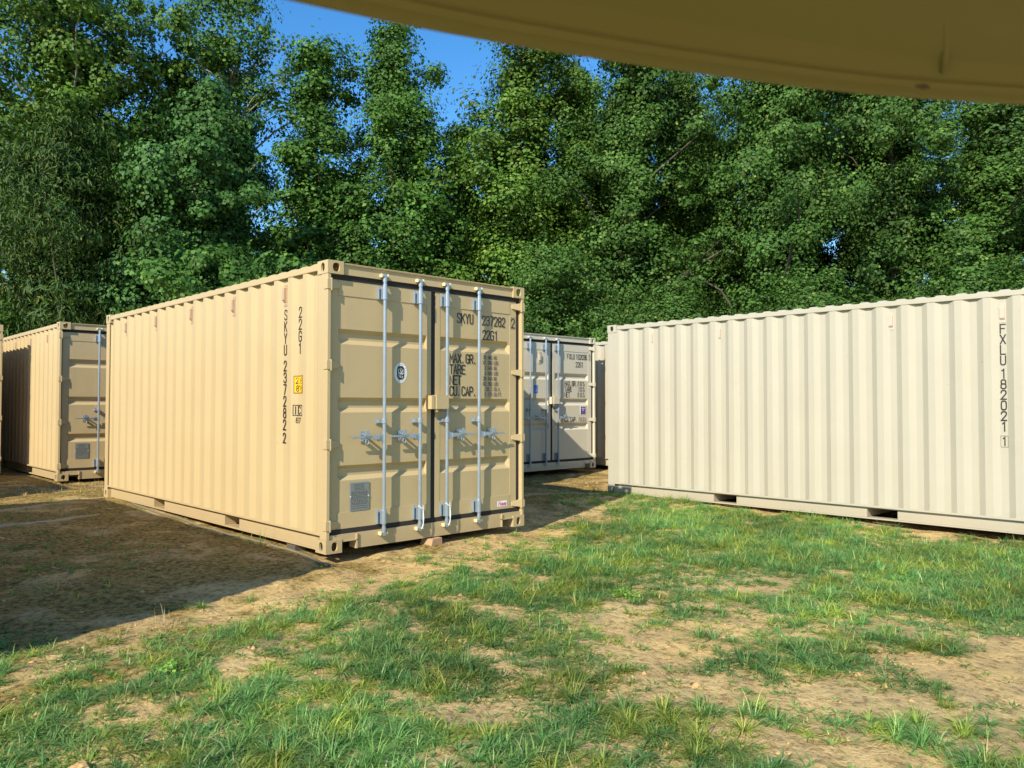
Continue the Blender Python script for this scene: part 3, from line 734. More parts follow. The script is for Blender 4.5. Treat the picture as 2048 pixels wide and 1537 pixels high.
# ------------------------------------------------------------------ ground
def vnoise(x, y, seed=0):
    xi = np.floor(x).astype(np.int64); yi = np.floor(y).astype(np.int64); xf = x-xi; yf = y-yi
    def h(a, b):
        n = (a*374761393+b*668265263+seed*1442695041) & 0xffffffff
        n = ((n ^ (n >> 13))*1274126177) & 0xffffffff
        return ((n ^ (n >> 16)) & 0xffff)/65535.
    u = xf*xf*(3-2*xf); v = yf*yf*(3-2*yf)
    return (h(xi, yi)*(1-u)+h(xi+1, yi)*u)*(1-v)+(h(xi, yi+1)*(1-u)+h(xi+1, yi+1)*u)*v
def fbm(x, y, sc, oct=4, seed=0):
    o = np.zeros_like(x, dtype=float); a = .5; t = 0
    for k in range(oct): o += a*vnoise(x*sc+k*17.3, y*sc-k*9.1, seed+k); t += a; a *= .5; sc *= 2.03
    return o/t
def gz(x, y):
    x = np.asarray(x, float); y = np.asarray(y, float)
    base = -.07+.012*np.minimum(y, 22.)
    far = np.clip((np.hypot(x, y)-30)/60, 0, 1)
    return base+(fbm(x, y, .9, 3, 3)-.5)*.07*(1-far)+(fbm(x, y, 5., 4, 8)-.5)*.040+far*(fbm(x, y, .02, 2, 5)-.5)*3
def axis(lo, hi, step):
    a = list(np.arange(lo, hi, step)); d = step
    left, right = [lo], [a[-1]]
    while left[-1] > -420: d *= 1.25; left.append(left[-1]-d)
    d = step
    while right[-1] < 420: d *= 1.25; right.append(right[-1]+d)
    return np.array(left[:0:-1]+a+right[1:])
gx = axis(-5.5, 10., .045); gy = axis(-7., 9., .045)
XX, YY = np.meshgrid(gx, gy); ZZ = gz(XX, YY)
V = np.stack([XX.ravel(), YY.ravel(), ZZ.ravel()], 1); nx, ny = len(gx), len(gy)
I = (np.arange(ny-1)[:, None]*nx+np.arange(nx-1)[None, :]).ravel()
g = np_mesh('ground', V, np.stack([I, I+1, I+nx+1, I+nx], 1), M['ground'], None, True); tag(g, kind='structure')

# ------------------------------------------------------------------ grass
DMAP = """5555555555555777777776211245789999
5555555555557777777761112457899999
5555555555577777777611124678999999
5555555555777777776111246789999998
5555555557777777751113467899999988
5555555577777777511135678999999887
5555555457777775111356789999988876
5555555585347741113568899999888765
5555589447764422135788999998887654
5555999844686556656899999988876543
5559996984576566657899999888654332
5599997996775245567999999986543222
5999999897676633445678999876532221
9999999687676645766678899876432221
9999999756777777777888998876543211
9999998566776888888899999887543221
9999974657777788888899999986543211
9999757434446667677889999976532210
9997574212102344456678899876532100
9965742011000022223456788876542110
9656420001000000011224577776543221
6563100001000000000111356666654430
6631000011000000000000124566665000
5310000111000000000000002345560000
3100001111000000000000000134500000
1000011111000000000000000013000000
0001111111000000000000000000000000
0011111111000000000000000000000000
0111111110000000000000000000000000
1111111100000000000000000000000000
1111111000000000000000000000000000""".split()
DM = np.array([[int(c) for c in r] for r in DMAP], float)/9.
def dens(x, y):
    j = np.clip((x+5.2)/.4, 0, DM.shape[1]-1.001); i = np.clip((y+8.)/.4, 0, DM.shape[0]-1.001)
    i0 = i.astype(int); j0 = j.astype(int); a = i-i0; b = j-j0
    return (DM[i0, j0]*(1-b)+DM[i0, j0+1]*b)*(1-a)+(DM[i0+1, j0]*(1-b)+DM[i0+1, j0+1]*b)*a
def blades(cx, cy, n, length, spread, width, lean, rg, flat=.5):
    """arrays of tuft centres -> V, F for n blades each, every blade 3 quads tapering to a point"""
    T = len(cx); K = T*n
    X0 = np.repeat(cx, n); Y0 = np.repeat(cy, n); Lh = np.repeat(length, n)*rg.uniform(.45, 1.15, K)
    ang = rg.uniform(0, 2*PI, K); rad = np.repeat(spread, n)*np.sqrt(rg.uniform(0, 1, K))
    bx = X0+np.cos(ang)*rad*.45; by = Y0+np.sin(ang)*rad*.45; bz = gz(bx, by)-.004
    da = ang+rg.normal(0, .5, K); tilt = np.clip(np.abs(rg.normal(lean, .30, K)), .08, 1.45)
    dx, dy = np.cos(da), np.sin(da); w = width*rg.uniform(.6, 1.3, K)
    px, py = -dy, dx
    segs = [0, .4, .75, 1.]; rows = []
    for s in segs:
        th = tilt*(.45+.75*s); hor = np.sin(th)*Lh*s; ver = np.maximum(np.cos(th), flat*.05)*Lh*s
        ver = ver-np.where(tilt > .9, .25*Lh*s*s, .10*Lh*s*s); ver = np.maximum(ver, .004+.012*s)
        ww = w*(1-.85*s**1.5)*(.8 if s == 0 else 1)
        c = np.stack([bx+dx*hor, by+dy*hor, bz+ver], 1); o = np.stack([px*ww/2, py*ww/2, np.zeros(K)], 1)
        rows += [c-o, c+o]
    Vv = np.stack(rows, 1).reshape(-1, 3); b0 = np.arange(K)[:, None]*8
    F = np.concatenate([b0+np.array([[0, 1, 3, 2]]), b0+np.array([[2, 3, 5, 4]]), b0+np.array([[4, 5, 7, 6]])], 0)
    return Vv, F
def free(x, y, m=.02):
    ok = np.ones(len(x), bool)
    for (x0, y0) in ((0, 0), (5.9, 1.65-CL), (-.07, 8.17)):
        ok &= ~((x > x0+m) & (x < x0+CW-m) & (y > y0+m) & (y < y0+CL-m))
    return ok
rg = np.random.default_rng(5)
Vs, Fs, off = [], [], 0
def scatter(num, box, power, thr, seed, sc):
    x = rg.uniform(box[0], box[1], num); y = rg.uniform(box[2], box[3], num)
    f = fbm(x, y, sc, 3, seed); d = dens(x, y)
    e = f-thr+(d-.55)*.42
    keep = (rg.uniform(0, 1, num) < d**power*np.clip(e/.07, 0, 1)) & free(x, y)
    return x[keep], y[keep], np.clip(.55+e[keep]*3.2, .5, 1.35)
camx, camy = -3.61, -6.08
def inview(x, y, pad=.12):
    rx, ry = x-camx, y-camy; de = .694*rx+.72*ry; la = .72*rx-.694*ry
    return (de > .9) & (np.abs(la) < de*(.652+pad)+.5)
for (num, ln, sp, nb, wd, lean, sc, thr, seed, pw) in (
        (25000, (.045, .105), (.03, .09), 16, .0064, 1.18, 3.0, .44, 21, .7),     # low spreading crabgrass
        (9000, (.075, .15), (.015, .07), 42, .0056, 1.02, 2.9, .485, 35, .8),       # radiating tufts
        (14000, (.03, .055), (.02, .06), 12, .0064, 1.25, 4.0, .42, 50, .6)):      # short filling blades
    x, y, gf = scatter(num*2, (-5.2, 8.2, -6.6, 4.2), pw, thr, seed, sc); k = inview(x, y); x, y, gf = x[k], y[k], gf[k]
    v, f = blades(x, y, nb, rg.uniform(*ln, len(x))*gf, rg.uniform(*sp, len(x)), wd, lean, rg)
    Vs.append(v); Fs.append(f+off); off += len(v)
gr = np_mesh('grass', np.concatenate(Vs), np.concatenate(Fs), M['grass']); tag(gr, 'patchy green grass tufts growing through the bare clay', 'grass', kind='stuff')
print('grass quads', len(gr.data.polygons))
# sparse seedlings on the shaded ground at left
x = rg.uniform(-5.0, .0, 700); y = rg.uniform(-1.2, 7.6, 700); k = (fbm(x, y, 1.1, 3, 77) > .56) & free(x, y); x, y = x[k], y[k]
v, f = blades(x, y, 9, rg.uniform(.04, .11, len(x)), rg.uniform(.02, .07, len(x)), .0055, .8, rg)
o = np_mesh('grass', v, f, M['grass']); tag(o, 'sparse thin grass sprouting on the shaded bare ground at the left', 'grass', kind='stuff')
# dry straw: clumps in front of the left container, litter over the clay
def straw_obj(pts, nb, ln, sp, lean, wd=.0045):
    x = np.array([q[0] for q in pts]); y = np.array([q[1] for q in pts])
    v, f = blades(x, y, nb, rg.uniform(*ln, len(x)), rg.uniform(*sp, len(x)), wd, lean, rg)
    return np_mesh('dry_grass', v, f, M['straw'])
o = straw_obj([(-.4+rg.uniform(-.5, .9), 7.4+rg.uniform(-.55, .55)) for _ in range(70)], 22, (.05, .15), (.05, .16), .8)
tag(o, 'dry straw-coloured grass in front of the tan container at the left', 'dry grass', kind='stuff')
n = 9000; x = rg.uniform(-5, 8, n); y = rg.uniform(-6.5, 8, n); k = (fbm(x, y, .8, 3, 91) > .47) & free(x, y) & inview(x, y); x, y = x[k], y[k]
v, f = blades(x, y, 2, rg.uniform(.03, .09, len(x)), np.full(len(x), .06), .0032, 1.42, rg)
o = np_mesh('straw_litter', v, f, M['straw']); tag(o, 'thin dead stalks littering the clay', 'straw', kind='stuff')
def tuft_thing(x, y, nb, ln, sp, lean, mat, name, label, cat, wd=.005, group=None):
    e = np.array([x]), np.array([y]); v, f = blades(e[0], e[1], nb, np.array([ln]), np.array([sp]), wd, lean, rg)
    v = v-np.array([x, y, float(gz(x, y))]); o = np_mesh(name, v, f, mat); o.location = (x, y, float(gz(x, y))); tag(o, label, cat, group); return o
tuft_thing(-1.72, -1.02, 26, .15, .16, .75, M['straw'], 'dry_grass_clump', 'small pale dry grass clump standing on the shadow edge at the left', 'dry grass')
tuft_thing(-2.02, -1.10, 8, .13, .05, .6, M['straw'], 'dry_grass_clump', 'few bleached stalks just left of the pale clump on the shadow edge', 'dry grass')
tuft_thing(-1.95, .50, 22, .16, .14, .9, M['straw'], 'dry_grass_clump', 'brown withered clump lying on the shaded ground beside the big tan container', 'dry grass')
tuft_thing(-.08, 1.05, 10, .24, .06, .35, M['grass'], 'grass_clump', 'tall thin grass blades beside the left base of the big tan container', 'grass')

# pebbles and crumbs
n = 5200; x = rg.uniform(-4.5, 7.5, n); y = rg.uniform(-6.2, 6, n); k = free(x, y) & inview(x, y); x, y = x[k], y[k]; n = len(x)
oct_ = np.array([(1, 0, 0), (-1, 0, 0), (0, 1, 0), (0, -1, 0), (0, 0, 1), (0, 0, -1)], float)
of = np.array([(0, 2, 4), (2, 1, 4), (1, 3, 4), (3, 0, 4), (2, 0, 5), (1, 2, 5), (3, 1, 5), (0, 3, 5)])
sz = rg.gamma(2.0, .0042, n)+.002
V = oct_[None]*sz[:, None, None]*rg.uniform(.6, 1.4, (n, 6, 1))*np.array([1, 1, .6]); V[:, :, 0] += x[:, None]; V[:, :, 1] += y[:, None]; V[:, :, 2] += gz(x, y)[:, None]
F = (np.arange(n)[:, None, None]*6+of[None]).reshape(-1, 3)
o = np_mesh('pebbles', V.reshape(-1, 3), F, M['clay']); tag(o, 'small clay crumbs and pebbles strewn over the ground', 'pebbles', kind='stuff')

# ------------------------------------------------------------------ small ground things
def lump(name, loc, size, mat, label, cat, seed=1, group=None):
    import bmesh
    bm = bmesh.new(); bmesh.ops.create_icosphere(bm, subdivisions=3, radius=1)
    r_ = random.Random(seed); offs = [Vector((r_.uniform(-1, 1), r_.uniform(-1, 1), r_.uniform(-1, 1))).normalized() for _ in range(9)]
    for v in bm.verts:
        d = v.co.normalized(); k = 1.0
        for o_ in offs:
            k = min(k, (.72+.12*r_.random()*0)/max(.05, d.dot(o_)) if d.dot(o_) > .5 else k)
        v.co = d*(k*.75+.25)*(1+.10*math.sin(7*d.x+seed)*math.sin(8*d.y+2)+r_.uniform(-.05, .05))
        v.co = Vector((v.co.x*size[0], v.co.y*size[1], v.co.z*size[2]))
    me = bpy.data.meshes.new(name); bm.to_mesh(me); bm.free(); me.materials.append(mat)
    o = bpy.data.objects.new(name, me); COL.objects.link(o); o.location = loc; tag(o, label, cat, group); return o
lump('clay_clod', (-2.69, -2.73, float(gz(-2.69, -2.73))+.004), (.062, .055, .040), M['clay'], 'orange dry clay clod at the bottom left of the photo', 'clod', 3)
# timber block under the sill
mb = MB(); mb.add([(-.085, -.07, 0), (.085, -.07, 0), (.085, .09, 0), (-.085, .09, 0), (-.050, -.065, .085), (.080, -.065, .088), (.080, .085, .088), (-.055, .085, .085)],
                  [(0, 3, 2, 1), (4, 5, 6, 7), (0, 1, 5, 4), (1, 2, 6, 5), (2, 3, 7, 6), (3, 0, 4, 7)])
o = mb.build('timber_block', M['wood'], None, bevel=.006); o.location = (1.19, .03, -.078); o.rotation_euler = (0, 0, .12)
tag(o, 'small brown wooden block wedged under the door sill of the big tan container', 'block')
# timber blocks carrying the container corners
for (x, y, z, lab) in ((.10, .12, -.075, 'front left'), (CW-.10, .12, -.075, 'front right')):
    mb = MB(); mb.box(-.06, .06, .50, .66, 0, .072); o = mb.build('timber_block', M['bark'], None, bevel=.004); o.location = (x, y, z)
    tag(o, f'dark wooden block under the {lab} corner of the big tan container', 'block')
# long thin strip (old hose-like ridge) along the base of container A
pts = []
for k in range(26):
    y = -.12+k*.20; x = -.005+.006*math.sin(k*.4); pts.append((x, y, float(gz(x, y))+.012))
mb = MB(); mb.tube(pts, .014, 8); o = mb.build('wood_pole', M['oldwood'], None, smooth=True)
tag(o, 'long thin weathered pole lying along the left base of the big tan container', 'pole')
# pale slabs in the shade at the left
def slab(poly, th, label):
    mb = MB(); n = len(poly); c = (sum(q[0] for q in poly)/n, sum(q[1] for q in poly)/n)
    zt = float(gz(*c))+.014
    mb.prism([(q[0]-c[0], q[1]-c[1]) for q in poly], 2, -th, 0); o = mb.build('flat_slab', M['cement'], None); o.location = (c[0], c[1], zt+.004)
    tag(o, label, 'slab')
def ragged(p0, p1, w0, w1, seed):
    r_ = random.Random(seed); a, b = [], []; n_ = 26
    dx, dy = p1[0]-p0[0], p1[1]-p0[1]; L_ = math.hypot(dx, dy); nx_, ny_ = -dy/L_, dx/L_; sw = 0
    for k in range(n_+1):
        t = k/n_; sw += r_.uniform(-.05, .05); w_ = (w0+(w1-w0)*t)*(1-t**4)+.015
        cx, cy = p0[0]+dx*t+nx_*sw, p0[1]+dy*t+ny_*sw
        a.append((cx+nx_*w_*r_.uniform(.5, 1.1), cy+ny_*w_*r_.uniform(.5, 1.1))); b.append((cx-nx_*w_*r_.uniform(.5, 1.1), cy-ny_*w_*r_.uniform(.5, 1.1)))
    return a, b
def crust(p0, p1, w0, w1, seed, label):
    a, b = ragged(p0, p1, w0, w1, seed); mb = MB(); m_ = len(a)
    ox, oy = p0; oz = float(gz(ox, oy))
    up = [(q[0]-ox, q[1]-oy, float(gz(*q))+.016-oz) for q in a+b]; lo = [(q[0], q[1], q[2]-.05) for q in up]
    mb.add(up+lo, [(i, i+1, m_+i+1, m_+i) for i in range(m_-1)]+[(i+1, i, 2*m_+i, 2*m_+i+1) for i in range(m_-1)]+[(m_+i, m_+i+1, 3*m_+i+1, 3*m_+i) for i in range(m_-1)]+[(m_-1, 2*m_-1, 4*m_-1, 3*m_-1)])
    o = mb.build('flat_slab', M['cement'], None); o.location = (ox, oy, oz); tag(o, label, 'slab')
crust((-3.5, 4.75), (-.45, 5.50), .17, .07, 3, 'pale grey strip lying in the shade at the left, the farther one')
crust((-3.4, 3.55), (-.62, 4.12), .14, .10, 8, 'pale grey strip lying in the shade at the left, the nearer one')

# clover-like weeds
def weed(x, y, r, n, size, label, mat='weed'):
    root = empty('weed', (x, y, float(gz(x, y))), 0, label, 'weed')
    K = n; a = rg.uniform(0, 2*PI, K); q = r*np.sqrt(rg.uniform(0, 1, K)); h = rg.uniform(.02, .085, K)*(1-.5*q/r)
    C = np.stack([np.cos(a)*q, np.sin(a)*q, h], 1); nrm = np.stack([np.cos(a)*.4, np.sin(a)*.4, np.ones(K)], 1)+rg.normal(0, .3, (K, 3))
    V_, F_ = leaf_geo(C, nrm, np.full(K, size)*rg.uniform(.7, 1.2, K), rg, .9)
    np_mesh('leaves', V_, F_, M[mat], root)
    mb = MB()
    for k in range(0, K, 3): mb.tube([(C[k, 0]*.2, C[k, 1]*.2, -.005), tuple(C[k])], .0018, 4, cap=False)
    mb.build('stems', M[mat], root)

# ------------------------------------------------------------------ foliage
def leaf_geo(C, nrm, size, rg, aspect=.72, droop=0.):
    """folded rhombus leaves: two triangles joined at the midrib (6 index triangles share 4 vertices)"""
    K = len(C); nrm = nrm/np.linalg.norm(nrm, axis=1, keepdims=True)
    t = rg.normal(0, 1, (K, 3)); t[:, 2] -= droop
    t -= nrm*(t*nrm).sum(1, keepdims=True); t /= np.linalg.norm(t, axis=1, keepdims=True)
    b = np.cross(nrm, t); s = size[:, None]
    base = C-t*s*.5; tip = C+t*s*.5-nrm*s*.08
    l = C-t*s*.06+b*s*aspect*.5+nrm*s*.10; r = C-t*s*.06-b*s*aspect*.5+nrm*s*.10
    V_ = np.stack([base, l, tip, r], 1).reshape(-1, 3); i = np.arange(K)[:, None]*4
    return V_, np.concatenate([i+np.array([[0, 2, 1]]), i+np.array([[0, 3, 2]])], 0)

def crown_points(prof_, H, nclump, perclump, csize, rg, lumps=.28, flat=.75, seed=0):
    """prof_: list of (height fraction, radius m). Returns leaf centres, normals, clump centres"""
    hz = np.array([q[0] for q in prof_])*H; hr = np.array([q[1] for q in prof_])
    zz = np.linspace(hz[0], hz[-1], 200); rr = np.interp(zz, hz, hr); cdf = np.cumsum(rr**1.2+.05); cdf /= cdf[-1]
    z = np.interp(rg.uniform(0, 1, nclump), cdf, zz); th = rg.uniform(0, 2*PI, nclump)
    R_ = np.interp(z, hz, hr)
    lob = 1+1.25*lumps*(2*fbm(th*1.1+20, z*.55+5, 1., 2, seed)-1)*2
    hol = fbm(th*2.3+40, z*.95+9, 1., 2, seed+5)
    q = R_*lob*rg.uniform(0, 1, nclump)**.36*np.where(hol < .51, .35, 1.)
    CC = np.stack([np.cos(th)*q, np.sin(th)*q, z], 1)
    K = nclump*perclump; cs = csize*rg.uniform(.45, 1.5, nclump)
    d = rg.normal(0, 1, (K, 3)); d /= np.linalg.norm(d, axis=1, keepdims=True)
    rad = rg.uniform(0, 1, K)**.36
    c = np.repeat(CC, perclump, 0); ss = np.repeat(cs, perclump)
    ax = rg.normal(0, 1, (nclump, 3)); ax[:, 2] *= .7; ax /= np.linalg.norm(ax, axis=1, keepdims=True); ax = np.repeat(ax, perclump, 0)
    st = np.repeat(rg.uniform(0, 1.1, nclump), perclump)
    g_ = rg.normal(0, .40, (K, 3)); e_ = np.where(rg.uniform(0, 1, K) < .78, rad, np.linalg.norm(g_, axis=1))
    loc = d*(e_*ss)[:, None]*np.array([1, 1, flat]); loc += ax*((loc*ax).sum(1)*st)[:, None]
    P = c+loc
    out = c*np.array([1, 1, 0]); out /= (np.linalg.norm(out, axis=1, keepdims=True)+.01)
    nrm = d*.95+out*.50+np.array([0, 0, .40])+rg.normal(0, .28, (K, 3))
    return P, nrm, CC
def make_tree(name, label, H, prof_, nclump, per, csize, leafsize, leaf, bark='bark', trunk_r=.14, seed=1, lumps=.28, aspect=.72, droop=0., nlimb=34, group=None, lean=(0, 0), cat='tree', flat=.75):
    rg_ = np.random.default_rng(seed)
    root = empty(name, (0, 0, 0), 0, label, cat, group)
    P, nrm, CC = crown_points(prof_, H, nclump, per, csize, rg_, lumps, flat, seed)
    sh = lambda Q: Q+np.stack([lean[0]*Q[:, 2]/H, lean[1]*Q[:, 2]/H, np.zeros(len(Q))], 1)
    P, CC = sh(P), sh(CC)
    V_, F_ = leaf_geo(P, nrm, leafsize*rg_.uniform(.5, 1.45, len(P)), rg_, aspect, droop)
    c = np_mesh('crown', V_, F_, M[leaf], root)
    r_ = random.Random(seed); mb = MB()
    n = 9; pts = []; rs = []
    for k in range(n+1):
        t = k/n; pts.append((lean[0]*t+.16*math.sin(3*t+seed)*t, lean[1]*t+.14*math.sin(4*t+seed*2)*t, H*.93*t-.25)); rs.append(trunk_r*(1-.86*t)+.012)
    mb.tube(pts, rs, 8)
    order = rg_.permutation(len(CC))[:nlimb]
    for j in order:
        c_ = Vector(CC[j]); zt = max(H*.08, c_.z-math.hypot(c_.x, c_.y)*r_.uniform(.55, 1.0)); t = min(.95, (zt+.25)/(H*.93))
        i = min(n-1, int(t*n)); a = Vector(pts[i]).lerp(Vector(pts[i+1]), t*n-i)
        r0 = (trunk_r*(1-.86*t)+.012)*.5
        m1 = a.lerp(c_, .4)+Vector((r_.uniform(-.15, .15), r_.uniform(-.15, .15), r_.uniform(-.05, .25)))
        m2 = a.lerp(c_, .75)+Vector((r_.uniform(-.15, .15), r_.uniform(-.15, .15), r_.uniform(0, .2)))
        mb.tube([a, m1, m2, c_], [r0, r0*.65, r0*.4, r0*.18+.003], 5, cap=False)
    mb.build('trunk', M[bark], root, smooth=True)
    return root
def copy_tree(o, loc, rz, sc, label, group):
    c = o.copy(); COL.objects.link(c)
    for ch in list(o.children):
        d = ch.copy(); COL.objects.link(d); d.parent = c
    place(c, loc, rz, sc); c['label'] = label
    if group: c['group'] = group
    elif 'group' in c: del c['group']
    return c
def place(o, loc, rz=0, sc=1.):
    o.location = (loc[0], loc[1], float(gz(loc[0], loc[1]))); o.rotation_euler = (0, 0, rz); o.scale = (sc, sc, sc) if not isinstance(sc, tuple) else sc
def spot(ahead, right):          # yard positions measured from where the photographer stood
    return (camx+.694*ahead+.72*right, camy+.72*ahead-.694*right)

weed(-2.02, -1.90, .085, 80, .026, 'bright lime green broad leaved weed among the grass at lower left')
weed(1.05, -2.45, .14, 130, .018, 'bright green feathery low weed patch in the middle of the grass', 'weed')

broad = [(.06, 1.0), (.2, 1.9), (.45, 2.5), (.7, 2.2), (.88, 1.3), (1, .35)]
tall = [(.12, 1.2), (.3, 1.9), (.55, 2.0), (.8, 1.5), (.93, .8), (1, .2)]
bush = [(.02, 1.4), (.25, 2.0), (.6, 1.8), (.85, 1.1), (1, .3)]
wide = [(.05, 2.2), (.3, 2.9), (.6, 2.7), (.85, 1.7), (1, .5)]

# 1 sweetgum at the far left
t1 = make_tree('sweetgum_tree', 'tall bright green tree filling the top left corner of the photo', 16.5, [(.05, 2.4), (.3, 3.1), (.6, 3.5), (.85, 3.0), (1, 1.6)], 480, 250, .60, .115, 'leaf_lime', 'palebark', .2, 11, .42, .95, nlimb=60)
place(t1, spot(24.5, -14.0), .3)
# 2 drooping narrow leaves
t2 = make_tree('pecan_tree', 'dark tree with narrow drooping glossy leaves and forked trunk above the left container', 8.4, wide, 330, 150, .60, .17, 'leaf_dark', 'palebark', .13, 12, .25, .26, 1.6, nlimb=60, flat=.6)
place(t2, spot(19.5, -11.1), 1.0, (.95, .95, 1))
# 3 maple
t3 = make_tree('maple_tree', 'rounded deep green maple standing above the rear of the big tan container', 9.6, broad, 270, 260, .48, .105, 'leaf_deep', 'bark', .14, 13, .25, .9, nlimb=36)
place(t3, spot(20.5, -8.0), 2.0, (.95, .95, 1))
# 4 sparse tall tree
t4 = make_tree('tulip_tree', 'tall thin sparse tree with sky showing through its top, left of centre', 17.0, [(.2, 1.4), (.45, 2.2), (.7, 2.3), (.9, 1.5), (1, .6)], 230, 140, .55, .115, 'leaf_mid', 'palebark', .17, 14, .45, .85, nlimb=110)
place(t4, spot(27, -9.7), .5)
# 5 tall pair in the centre
t5 = make_tree('tulip_tree', 'tallest broad green tree behind the door end of the big tan container', 14.3, [(.06, 1.6), (.25, 2.3), (.5, 2.7), (.72, 2.3), (.88, 1.4), (1, .3)], 380, 250, .52, .10, 'leaf_mid', 'bark', .19, 15, .35, .85, nlimb=60)
place(t5, spot(26.5, -4.0), 1.0, (1.12, 1.12, 1.0))
t5b = make_tree('tulip_tree', 'narrow green tree leaning beside the tallest central tree, on its left', 13.3, [(.08, 1.2), (.3, 1.6), (.6, 1.6), (.85, 1.1), (1, .3)], 210, 250, .48, .10, 'leaf_mid', 'bark', .14, 16, .35, .85, nlimb=50)
place(t5b, spot(26, -6.5), 4.0, (1.3, 1.3, 1.0))
# 6
t6 = make_tree('oak_tree', 'broad green tree right of the central gap of sky, its top under the overhead beam', 14.2, [(.08, 1.6), (.3, 2.5), (.55, 2.8), (.78, 2.6), (.93, 1.9), (1, .8)], 380, 250, .55, .10, 'leaf_lime', 'bark', .19, 17, .35, .8, nlimb=60)
place(t6, spot(26.5, .5), .2, (1.25, 1.25, 1.0))
# 7.. vine-covered mass at the right
t7 = make_tree('vine_covered_tree', 'dark leafy vine-covered tree behind the narrow gap between the containers', 14.5, [(.06, 1.4), (.2, 2.2), (.45, 2.8), (.7, 2.7), (.88, 2.0), (1, .8)], 400, 260, .46, .085, 'vine', 'bark', .17, 18, .45, .85, nlimb=60)
place(t7, spot(24.5, 3.7), 0, (1.15, 1.15, 1.04))
t8 = make_tree('vine_covered_tree', 'thick vine-covered tree rising behind the left half of the cream container', 13.0, [(.05, 2.2), (.3, 2.9), (.6, 3.0), (.85, 2.4), (1, 1.0)], 460, 270, .46, .083, 'vine', 'bark', .17, 19, .45, .85, nlimb=50)
place(t8, spot(22.5, 7.6), 1)
t9 = copy_tree(t8, spot(22.5, 11.0), 3.1, (1.0, 1.0, .98), 'thick vine-covered tree rising behind the middle of the cream container', None)
t10 = copy_tree(t7, spot(21.5, 13.6), 5.2, (1.15, 1.15, .80), 'vine-covered tree at the right edge of the photo with a spot of sky above', None)
t11 = copy_tree(t8, spot(21.5, 16.5), 2.2, (1, 1, .9), 'vine-covered tree outside the right edge of the photo', None)
# bushes in front
b1 = make_tree('dense_bush', 'dull green round bush with tiny leaves right of the big tan container', 5.6, bush, 300, 190, .36, .065, 'vine', 'bark', .05, 31, .3, .8, nlimb=40, cat='bush')
place(b1, spot(20.5, .9), 0, (1.15, 1.15, 1.0))
b2 = copy_tree(b1, spot(19.8, 4.0), 2.0, (1.1, 1.1, .80), 'dark green bush above the roof of the distant cream container', None)
b3 = copy_tree(b1, spot(18.2, 7.2), 4.0, (1.2, 1.2, .82), 'bush just above the left part of the cream container roof', None)
b4 = copy_tree(b1, spot(17.5, 10.2), 1.2, (1.2, 1.2, .88), 'bush just above the right part of the cream container roof', None)
b5 = copy_tree(b1, spot(17.0, 12.6), 5.0, (1.2, 1.2, .9), 'bush at the right edge above the cream container roof', None)
b6 = make_tree('sapling', 'bright leafy sapling peeking over the long roof of the big tan container', 4.7, [(.2, .9), (.5, 1.5), (.8, 1.3), (1, .4)], 110, 160, .36, .105, 'leaf_mid', 'bark', .05, 41, .4, .95, nlimb=30)
place(b6, spot(17.6, -6.9), 0, (1.0, 1.0, 1.0))
b7 = copy_tree(b6, spot(18.5, -5.0), 2.5, (1.1, 1.1, .98), 'leafy sapling behind the roof just left of the nearest roof corner', None)
b8 = copy_tree(b1, spot(19.5, -3.4), 2.5, (1.0, 1.0, .85), 'low bush behind the doors of the big tan container', None)
b9 = copy_tree(b1, spot(20.0, -13.6), .8, (1.1, 1.1, .7), 'low dark bush above the roof of the container at far left', None)
b10 = copy_tree(b1, spot(21.0, -10.0), 3.8, (1.1, 1.1, .7), 'low dark bush between the two left containers', None)
# second row in the wood
GW = 'trees deeper in the wood'
back = [(29, -6.9, t3, 1.0), (28.5, -1.8, t5, .78), (28.0, 2.4, t6, .95), (27.0, 5.8, t8, 1.0), (26, 9.2, t7, 1.0), (25.5, 12.2, t8, 1.05), (27.5, -12.0, t3, 1.35), (29.5, 0.2, t3, 1.1), (24.0, -6.2, b1, 1.0), (31, -18.5, t1, .85), (30, -15, t3, 1.15), (33, -12, t5, .70), (32, -3.0, t3, 1.0), (33, 1.8, t5, .70), (31, 4.2, t3, 1.25), (30, 7.5, t5, .85), (29, 10.5, t7, 1.0), (28, 13.5, t7, .95), (28, 17, t8, .95), (31, -6.0, t3, .78), (34, 9, t6, .9), (34, -9.2, t3, .8)]
for i, (a, r, src, s) in enumerate(back):
    copy_tree(src, spot(a, r), 1.7*i+.4, s, 'green tree deeper in the wood, showing only between the trees in front', GW)['category'] = 'tree'

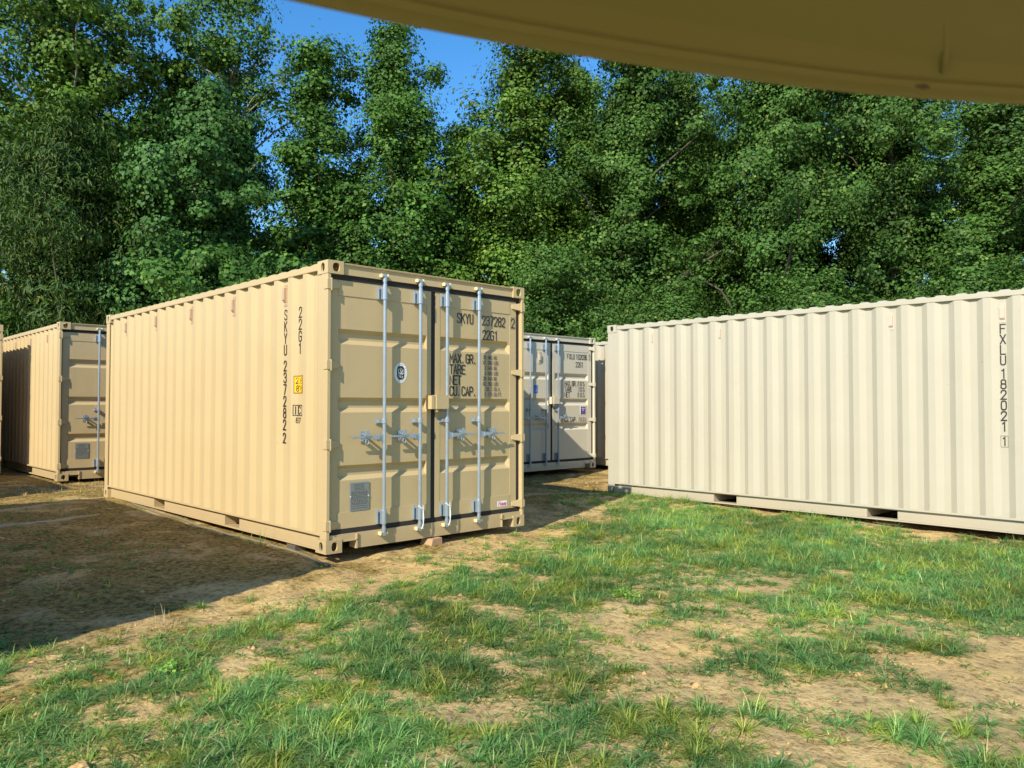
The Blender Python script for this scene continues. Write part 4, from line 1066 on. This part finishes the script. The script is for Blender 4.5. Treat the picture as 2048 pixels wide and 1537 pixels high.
# ------------------------------------------------------------------ tan steel canopy edge overhead
root = empty('steel_canopy', (0, 0, 0), 0, 'shaded tan painted steel canopy edge crossing close overhead at the top right', 'canopy')
def vpt(ahead, right, z):
    q = spot(ahead, right); return (q[0], q[1], z)
n = 28
KN = [(-.60, -.55, .30), (-.283, -.112, .397), (-.079, -.034, .433), (.176, .083, .474), (.431, .2215, .514), (.652, .348, .534), (1.2, .75, .58)]
KP = [(-.30, .300), (-.112, .397), (-.034, .433), (.083, .474), (.2215, .514), (.348, .534), (.62, .545)]      # (right, ahead) of the bowed front edge
def edge(t):
    r = KP[0][0]+(KP[-1][0]-KP[0][0])*t
    def f(q): return float(np.interp(q, [k[0] for k in KP], [k[1] for k in KP]))
    return (f(r-.05)+2*f(r-.02)+2*f(r)+2*f(r+.02)+f(r+.05))/8, r, 1.3042+.205
def canopy(profile, name, mat):
    """profile: offsets (back, up) swept along the edge"""
    mb = MB(); m_ = len(profile); vs = []
    for i in range(n+1):
        t = i/n; a, r, z = edge(t)
        for (bk, up) in profile: vs.append(vpt(a-bk*.94, r+bk*.34, z+up))
    mb.add(vs, [(i*m_+j, i*m_+(j+1) % m_, (i+1)*m_+(j+1) % m_, (i+1)*m_+j) for i in range(n) for j in range(m_)])
    mb.add(vs[:m_], [tuple(range(m_))]); mb.add(vs[-m_:], [tuple(range(m_))])
    return mb.build(name, mat, root, smooth=False)
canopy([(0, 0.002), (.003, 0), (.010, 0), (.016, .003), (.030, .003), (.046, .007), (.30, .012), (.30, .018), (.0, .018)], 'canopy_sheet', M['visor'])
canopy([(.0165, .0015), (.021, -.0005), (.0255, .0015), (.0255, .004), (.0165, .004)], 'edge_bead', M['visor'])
a, r, z = edge(.645)
mb = MB(); mb.tube([(-.006, 0, 0), (0, .001, -.0006), (.006, .003, 0)], [.0012, .0022, .001], 6); o = mb.build('weld_spot', M['bark'], root); o.location = vpt(.498, .265, z+.0008); o.rotation_euler = (0, 0, -.75)
mb = MB(); mb.tube([vpt(.486, .271, z+.0035), vpt(.46, .258, z+.0085), vpt(.425, .238, z+.0100)], .0022, 6); mb.build('seam', M['visor'], root, smooth=True)
for t, b in ((0, .28), (1, .28)):
    a, r, z = edge(t); q = vpt(a-b, r+.08, z)
    mb = MB(); mb.box(-.02, .02, -.02, .02, float(gz(q[0], q[1]))-.02, z+.012); o = mb.build('canopy_post', M['visor'], root); o.location = (q[0], q[1], 0)
